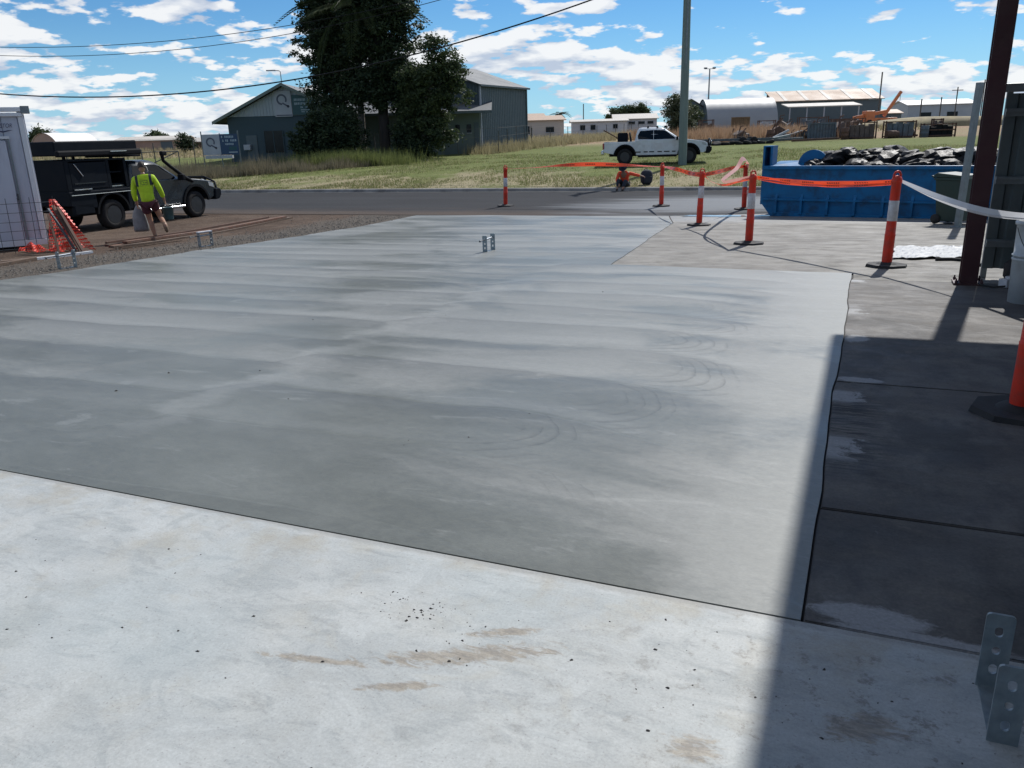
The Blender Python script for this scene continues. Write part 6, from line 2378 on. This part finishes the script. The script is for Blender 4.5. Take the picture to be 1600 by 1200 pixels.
# far light tower and poles
lt = thing('light_pole', 'tall twin headed light pole rising behind the quonset', 'light pole', (33.6, 138, gz(33.6, 138)))
MB().tube([(0, 0, 0), (0, 0, 9.6)], [.16, .10], 8).build('shaft', M_GALVD, lt)
MB().box((0, 0, 9.6), (1.7, .08, .08)).build('cross_arm', M_GALVD, lt)
for x in (-.7, .7):
    MB().box((x, -.05, 9.72), (.5, .3, .2)).build('lamp_head', M_SLATE, lt)
for k, (x, y, h, lab) in enumerate(((51.5, 115, 7.1, 'slim dark pole standing at the gable end of the long shed'), (60.8, 122, 3.6, 'short dark pole between crane and earth bank'),
                                   (66.8, 128, 3.9, 'dark pole at the near end of the earth bank'), (74.5, 138, 5.6, 'power pole with a cross arm beyond the earth bank'),
                                   (78.8, 138, 6.6, 'taller power pole with a cross arm before the pale factory'), (14.2, 150, 5.2, 'thin pole behind the long white house'))):
    mb = MB().tube([(0, 0, -.1), (0, 0, h)], .09, 6)
    if 'cross arm' in lab:
        mb.box((0, 0, h - .5), (1.8, .12, .12))
    o = mb.build('utility_pole', M_FPOST, None, fix=False)
    o.location = (x, y, gz(x, y))
    tag(o, lab, 'pole', 'distant poles')

# ------------------------------------------------------------------ scrap yard on the right
M_SCRAP = pm('rusted_scrap', (.125, .095, .082), .9, var=.35, scale=2, bump=.4, dirt=(.05, .045, .045), dirt_amt=.6)
M_SCRAPB = pm('blue_grey_scrap', (.10, .125, .15), .75, var=.3, scale=2, bump=.2, dirt=(.10, .065, .05), dirt_amt=.6)
M_BROWNC = pm('brown_container', (.20, .135, .075), .8, var=.15, scale=1, dirt=(.11, .075, .05), dirt_amt=.4)


def crate(name, label, x, y, rz, w, d, h, m, cat='crate', posts=True, lift=0.0, rails=2, solid=.85):
    """scrap cage: corner posts, rails, inner load"""
    o = thing(name, label, cat, (x, y, gz(x, y) - .02 + lift), rz)
    if posts:
        for sx in (-1, 1):
            for sy in (-1, 1):
                MB().box((sx * (w / 2 - .05), sy * (d / 2 - .05), h / 2), (.1, .1, h)).build('corner_post', M_RUST, o)
        for k in range(rails):
            z = .12 + (h - .2) * k / max(1, rails - 1)
            for sy in (-1, 1):
                MB().box((0, sy * (d / 2 - .03), z), (w, .06, .08)).build('rail', M_RUST, o)
    n = 5
    rr = random.Random(int(x * 31 + y))
    for k in range(n):
        ww = w * solid / n
        hh = h * rr.uniform(.62, .95)
        MB().box((-w * solid / 2 + ww * (k + .5), rr.uniform(-.06, .06), hh / 2 + .02), (ww * .94, d * .8, hh)).build('load', m, o, bevel=.02)
    return o


def container(name, label, x, y, rz, w, d, h, m):
    o = thing(name, label, 'container', (x, y, gz(x, y) - .03), rz)
    MB().box((0, d / 2, h / 2), (w - .1, d - .1, h - .1)).build('core', m, o)
    ribbed(MB(), (-w / 2, 0), (w / 2, 0), .1, h - .08, .22, .04, (0, 1)).build('side_wall', m, o)
    ribbed(MB(), (w / 2, 0), (w / 2, d), .1, h - .08, .22, .04, (-1, 0)).build('end_wall', m, o)
    for z in (.06, h - .05):
        MB().box((0, 0, z), (w + .04, .08, .12)).build('rail', m, o)
    for sx in (-1, 1):
        MB().box((sx * w / 2, 0, h / 2), (.12, .12, h)).build('corner_post', m, o)
    MB().box((0, d / 2, h - .02), (w, d, .05)).build('roof', m, o)
    return o


container('shipping_container', 'small brown steel container standing in dry weeds before the quonset', 26.9, 95, R(-12), 1.95, 1.6, 1.85, M_BROWNC)
container('shipping_container', 'open dark grey box container at the front of the scrap row', 25.2, 66.0, R(-14), 2.0, 1.5, 1.32, M_SCRAPB)
crate('scrap_cage', 'rusty cage of upright scrap pieces beside the open grey container', 28.0, 65.2, R(-16), 2.1, 1.3, 1.30, M_SCRAP)
crate('scrap_cage', 'rusty cage holding a blue grey drum and machine parts', 30.6, 64.4, R(-16), 2.2, 1.3, 1.28, M_SCRAPB)
crate('scrap_cage', 'dark panelled cage at the far end of the scrap row', 33.2, 63.6, R(-16), 2.3, 1.2, 1.02, M_PLAST, rails=3)
crate('scrap_cage', 'tall rusty frame standing in the dark panelled cage row', 33.4, 64.2, R(-16), .75, .8, 1.35, M_SCRAP)
crate('scrap_cage', 'pale pallet cage in the weeds beside the brown container', 30.2, 96, R(-8), 1.9, 1.2, 1.4, M_SIGNW)
crate('scrap_cage', 'low rusty cage far back near the grey gabled shed', 24.2, 100, R(-5), 1.7, 1.2, 1.7, M_SCRAP)
crate('scrap_cage', 'dark stack of machine frames below the carport', 37.0, 100, R(-10), 3.4, 1.4, 1.6, M_SCRAPB)
crate('scrap_cage', 'brown stack of machine parts below the end of the carport', 41.5, 101, R(-10), 4.0, 1.4, 1.3, M_SCRAP)
# loose scrap between the cages: drums, plates, frames
def drum(x, y, label, lying=False, m=M_RUST):
    o = thing('oil_drum', label, 'drum', (x, y, gz(x, y) - .01), 0, 'oil drums in the scrap yard')
    M = Matrix.Rotation(R(90), 3, 'Y') if lying else None
    mb = MB().lathe([(.28, 0), (.29, .01), (.29, .29), (.30, .30), (.29, .31), (.29, .58), (.30, .59), (.29, .60), (.29, .87), (.28, .88)], 18, (0, 0, .29 if lying else 0), M)
    mb.build('shell', m, o)
    return o


for x, y, ly, mm, lab in ((26.5, 64.6, 0, M_RUST, 'upright rusty oil drum between the grey container and the first cage'), (26.9, 65.4, 0, M_SCRAPB, 'upright blue grey oil drum behind the rusty one'),
                          (29.3, 63.6, 1, M_RUST, 'rusty oil drum lying before the scrap cages'), (21.4, 66.8, 0, M_RUST, 'rusty oil drum standing in the reddish weeds'),
                          (32.0, 63.2, 0, M_SCRAPB, 'blue grey oil drum beside the dark panelled cage'), (23.2, 68.8, 1, M_RUST, 'oil drum lying deep in the reddish weeds')):
    drum(x, y, lab, bool(ly), mm)
rr = random.Random(77)
for k, lab in enumerate(('bent rusty machine frame leaning in the weeds behind the trailer', 'rusty engine block on skids behind the steel beams', 'brown gearbox casing beside the grey container',
                         'rusty hopper lying on its side behind the cages', 'heap of rusty plough parts before the carport', 'rusted axle and hubs among the far weeds',
                         'dark winch frame among the weeds below the quonset', 'rusty feed bin on legs below the long shed', 'brown cable spool beside the pale pallet cage', 'rusty seeder frame behind the dark panelled cage')):
    x, y = ((19.2, 68), (22.0, 67.4), (23.9, 67.4), (27.4, 68.2), (31.5, 84), (34.5, 86), (29.0, 88), (38.6, 92), (32.6, 95.5), (32.2, 67.2))[k]
    o = thing('scrap_machine', lab, 'scrap', (x, y, gz(x, y) - .02), rr.uniform(-.6, .6), 'machine scrap in the weeds')
    mm = (M_SCRAP, M_RUST, M_SCRAPB)[k % 3]
    w_, h_ = rr.uniform(1.1, 2.0), rr.uniform(.8, 1.5)
    MB().prism([(-w_ / 2, .15), (w_ / 2, .1), (w_ * .42, h_ * .7), (w_ * .1, h_ * .95), (-w_ * .38, h_ * .62)], lambda p: (p[0], -.4, p[1]), lambda p: (p[0], .4, p[1])).build('casing', mm, o, bevel=.04)
    for s_ in (-1, 1):
        MB().bar((-w_ * .6, s_ * .45, .08), (w_ * .6, s_ * .45, .08), .1, .14).build('skid', M_RUST, o)
        MB().bar((-w_ * .5, s_ * .45, .1), (w_ * rr.uniform(-.2, .3), s_ * .45, h_ * 1.1), .08, .08).build('brace', M_RUST, o)
    MB().lathe([(0, -.08), (.26, -.08), (.3, 0), (.26, .08), (0, .08)], 14, (w_ * .3, -.5, .38), Matrix.Rotation(R(90), 3, 'X')).build('pulley', M_STEEL, o)
    MB().tube([(0, 0, h_ * .8), (.1, 0, h_ * 1.25), (w_ * .3, 0, h_ * 1.3)], .05, 6).build('pipe', M_RUST, o)

# low trailer frames on the grass
tf = thing('flat_trailer', 'low dark steel trailer frame lying on the grass before the brown container', 'trailer', (17.0, 62.5, gz(17.0, 62.5)), R(-6))
MB().box((0, -.7, .34), (6.6, .12, .16)).build('side_beam', M_STEEL, tf)
MB().box((0, .7, .34), (6.6, .12, .16)).build('side_beam', M_STEEL, tf)
for x in frange(-3.1, 3.1, .62):
    MB().box((x, 0, .36), (.1, 1.4, .1)).build('cross_member', M_RUST, tf)
for x in (.8, 1.6):
    for s in (-1, 1):
        MB().lathe([(0, -.1), (.26, -.1), (.28, 0), (.26, .1), (0, .1)], 14, (x, s * .8, .27), Matrix.Rotation(R(90), 3, 'X')).build('wheel', M_TYRE, tf)
MB().bar((-3.3, 0, .34), (-4.9, 0, .40), .12, .12).build('drawbar', M_STEEL, tf)
rr = random.Random(8)
for k in range(9):
    x = 15.2 + k * .55
    o = MB().lathe([(.14, -.1), (.28, -.11), (.33, -.05), (.33, .05), (.28, .11), (.14, .1)], 18).build('old_tyre', M_TYRE)
    o.location = (x + rr.uniform(-.1, .1), 61.4 + rr.uniform(-.25, .25), gz(x, 61.4) + .10)
    o.rotation_euler = (rr.uniform(-.35, .35), rr.uniform(-.35, .35), 0)
    tag(o, 'worn black tyre lying on the grass beside the flat trailer', 'tyre', 'old tyres beside the trailer')
for k, (x, y, a, L, mm, lab) in enumerate(((20.6, 63.5, .2, 2.6, M_GALVD, 'grey sheet metal offcut propped beside the trailer'), (22.4, 65.5, .1, 2.4, M_STEEL, 'dark steel beam stack in the dry weeds'),
                                           (22.6, 66.2, -.1, 2.4, M_STEEL, 'second dark steel beam in the dry weeds'), (23.4, 62.4, -.2, 3.4, M_RUST, 'long rusty beam on the grass before the grey container'))):
    o = MB().bar((-L / 2, 0, .1 + .1 * (k == 2)), (L / 2, 0, .18 + .3 * (k == 0)), .3, .16).build('steel_beam', mm)
    o.location = (x, y, gz(x, y))
    o.rotation_euler = (0, 0, a)
    tag(o, lab, 'beam')
o = MB().bar((0, 0, .3), (1.2, 0, .85), .16, .14).build('white_plank', M_SIGNW)
o.location = (20.9, 64.6, gz(20.9, 64.6))
tag(o, 'pale plank sticking up out of the weeds beside the steel beams', 'plank')

# ------------------------------------------------------------------ distant trees
palm('palm_tree', 'small distant palm beside the cream building', (8.0, 121, gz(8.0, 121)), 3.1, .18, 14, 1.5, 3, leaf=.45, n=14)
for k, (x, y, blobs, nc, lab, lm, cl, lf) in enumerate((
        (17.9, 86, [(0, 0, 2.6, 1.45, 1.4, 1.7), (.4, 0, 1.2, 1.5, 1.3, 1.2), (-.5, 0, 3.4, .9, .9, .9)], 300, 'round grey green bush tree behind the power pole', M_LGREY, .42, .12),
        (21.6, 160, [(0, 0, 3.4, 1.6, 1.5, 1.4), (1.4, 0, 3.9, 1.5, 1.5, 1.2), (-1.0, 0, 2.6, 1.2, 1.2, 1.1)], 170, 'dark tree with a lumpy crown behind the white house', M_LMID, .6, .2),
        (25.6, 160, [(0, 0, 3.9, 2.0, 1.6, 1.5), (-1.3, 0, 3.5, 1.3, 1.3, 1.3), (1.3, 0, 2.9, 1.2, 1.2, 1.4)], 190, 'larger dark tree beside the lumpy crowned one', M_LMID, .6, .2),
        (26.2, 118, [(0, 0, 3.0, 1.0, 1.0, 1.3), (.9, 0, 2.6, .9, .9, 1.0), (-.6, 0, 2.0, .8, .8, 1.1)], 120, 'thin open tree between the white house and the bush tree', M_LMID, .5, .14),
        (-64.5, 116, [(0, 0, 2.6, 1.2, 1.2, 1.4), (-.8, 0, 1.8, 1.0, 1.0, 1.2)], 110, 'dark tree half behind the fabric dome', M_LMID, .5, .18),
        (-55.2, 132, [(0, 0, 1.8, 1.4, 1.2, 1.0), (1.4, 0, 1.5, 1.0, 1.0, .8)], 110, 'low tree between the dome and the pinkish shed', M_LMID, .5, .18),
        (-44.0, 140, [(0, 0, 2.4, 1.5, 1.2, 1.1), (1.6, 0, 2.8, 1.2, 1.2, 1.0), (3.4, 0, 2.0, 1.4, 1.2, .9)], 150, 'row of low trees behind the red brown lean shed', M_LMID, .5, .2),
        (-38.6, 100, [(0, 0, 1.5, .9, .9, .9), (.7, 0, 1.2, .7, .7, .7)], 80, 'small dark tree before the long grey open shed', M_LDARK, .4, .15),
        (69.5, 165, [(0, 0, 2.0, 2.4, 1.6, 1.3), (3.0, 0, 1.8, 2.0, 1.5, 1.1), (-3.2, 0, 1.7, 2.0, 1.5, 1.1)], 180, 'low dark tree belt beyond the crane', M_LMID, .7, .24),
        (63.0, 168, [(0, 0, 2.4, 1.4, 1.3, 1.6)], 70, 'single tree behind the crane boom', M_LMID, .6, .22))):
    tree('distant_tree', lab, (x, y, gz(x, y) - .1), ([(0, 0, -.1), (0, 0, 2.4)], [.16, .07]), 4, blobs, nc, 26, cl, lf, lm, M_BARKD, 40 + k, .7, 'distant trees')


# ------------------------------------------------------------------ grass and weeds
def blades(name, label, n, fpos, h0, h1, w, m, seed, lean=.35, clump=1):
    r = np.random.RandomState(seed)
    P = np.array([fpos(r) for _ in range(n)])
    if clump > 1:
        P = np.repeat(P, clump, axis=0)
        P[:, :2] += r.normal(0, .10, (len(P), 2))
    zz = np.array([gz(a, b) for a, b in P[:, :2]])
    N = len(P)
    h = r.uniform(h0, h1, N) * (P[:, 2] if P.shape[1] > 2 else 1)
    an = r.uniform(0, 6.283, N)
    dx, dy = np.cos(an) * w / 2, np.sin(an) * w / 2
    lx, ly = r.normal(0, lean, N) * h, r.normal(0, lean, N) * h
    b0 = np.stack([P[:, 0] - dx, P[:, 1] - dy, zz - .02], 1)
    b1 = np.stack([P[:, 0] + dx, P[:, 1] + dy, zz - .02], 1)
    tp = np.stack([P[:, 0] + lx, P[:, 1] + ly, zz + h], 1)
    q = np.stack([b0, b1, tp], 1).reshape(-1, 3)
    return kind(link(name, np_mesh(name, q, 3), m), 'stuff', label)


M_GR1 = m_leaf('green_grass_blade', (.10, .13, .04), (.19, .21, .075), .45, .7)
M_GR2 = m_leaf('straw_grass_blade', (.24, .21, .12), (.40, .35, .21), .4, .8)
M_GR3 = m_leaf('dull_weed', (.12, .115, .08), (.24, .205, .135), .35, .8)
M_GR4 = m_leaf('red_brown_weed', (.24, .15, .09), (.42, .29, .19), .4, .8)


def verge_pos(r):
    while True:
        t_ = r.uniform(-32, 34)
        s = 30.7 + 24 * r.uniform() ** 1.6
        x, y = road_xy(s, t_)
        if abs(math.atan2(x, y)) > .75:
            continue
        patch = math.sin(x * .9 + 1.3 * math.sin(y * .35)) + math.sin(y * 1.1 + 1.7 * math.sin(x * .33)) + .8 * math.sin(x * 2.3 - y * 1.7)
        if patch < -.5 and r.uniform() < .85:
            continue
        # wheel tracks where utes drive up onto the grass
        if min(abs(y - 39.3 + .12 * (x - 8)), abs(y - 41.0 + .12 * (x - 8))) < .22 and x < 14 and r.uniform() < .8:
            continue
        return x, y, .55 + .45 * min(1.0, max(0.0, patch * .5 + .5))


blades('grass_tufts', 'short green grass on the verge', 30000, verge_pos, .04, .13, .03, M_GR1, 1, clump=2)
blades('grass_tufts', 'dry straw coloured grass on the verge', 13000, verge_pos, .04, .14, .03, M_GR2, 2, clump=2)


def long_left(r):
    f = r.uniform()
    x = -23 + 15.5 * f
    y0 = np.interp(x, [-23, -16, -11, -7.5], [43.2, 46.0, 47.8, 51.5])
    return x, y0 - 1.2 + abs(r.normal(0, 4.6)), np.interp(x, [-23, -12, -7.5], [1.0, 1.0, .55]) * r.uniform(.35, 1.1) * (.75 + .35 * math.sin(x * 2.1) * math.sin(x * .83 + 1))


blades('long_grass', 'tall dull weeds along the fence below the sign boards', 9000, long_left, .5, 1.15, .035, M_GR3, 3, .16, clump=3)
blades('long_grass', 'tall green grass before the dark shrub', 4200, lambda r: (r.normal(-10.2, 1.9), 49.8 + abs(r.normal(0, 3.0)), r.uniform(.4, 1.1)), .5, 1.15, .035, M_GR1, 4, .16, clump=3)
blades('long_grass', 'straw grass before the annex and along the wire fence', 2600, lambda r: ((lambda f: (-1.8 + 18 * f + r.normal(0, .7), 63.5 + 38 * f + r.normal(0, 1.5), r.uniform(.5, 1.2)))(r.uniform() ** 1.4)), .4, 1.0, .05, M_GR2, 5, .2, clump=3)
blades('long_grass', 'reddish dry weeds around the scrap and containers', 7000, lambda r: (r.uniform(13, 29), r.uniform(66.5, 92), r.uniform(.3, 1.3)), .5, 1.15, .07, M_GR4, 6, .18, clump=3)
blades('long_grass', 'dry straw in the far paddock', 5000, lambda r: (r.uniform(-62, 45), r.uniform(84, 118), r.uniform(.6, 1.2)), .35, .75, .10, M_GR2, 7, .2, clump=3)
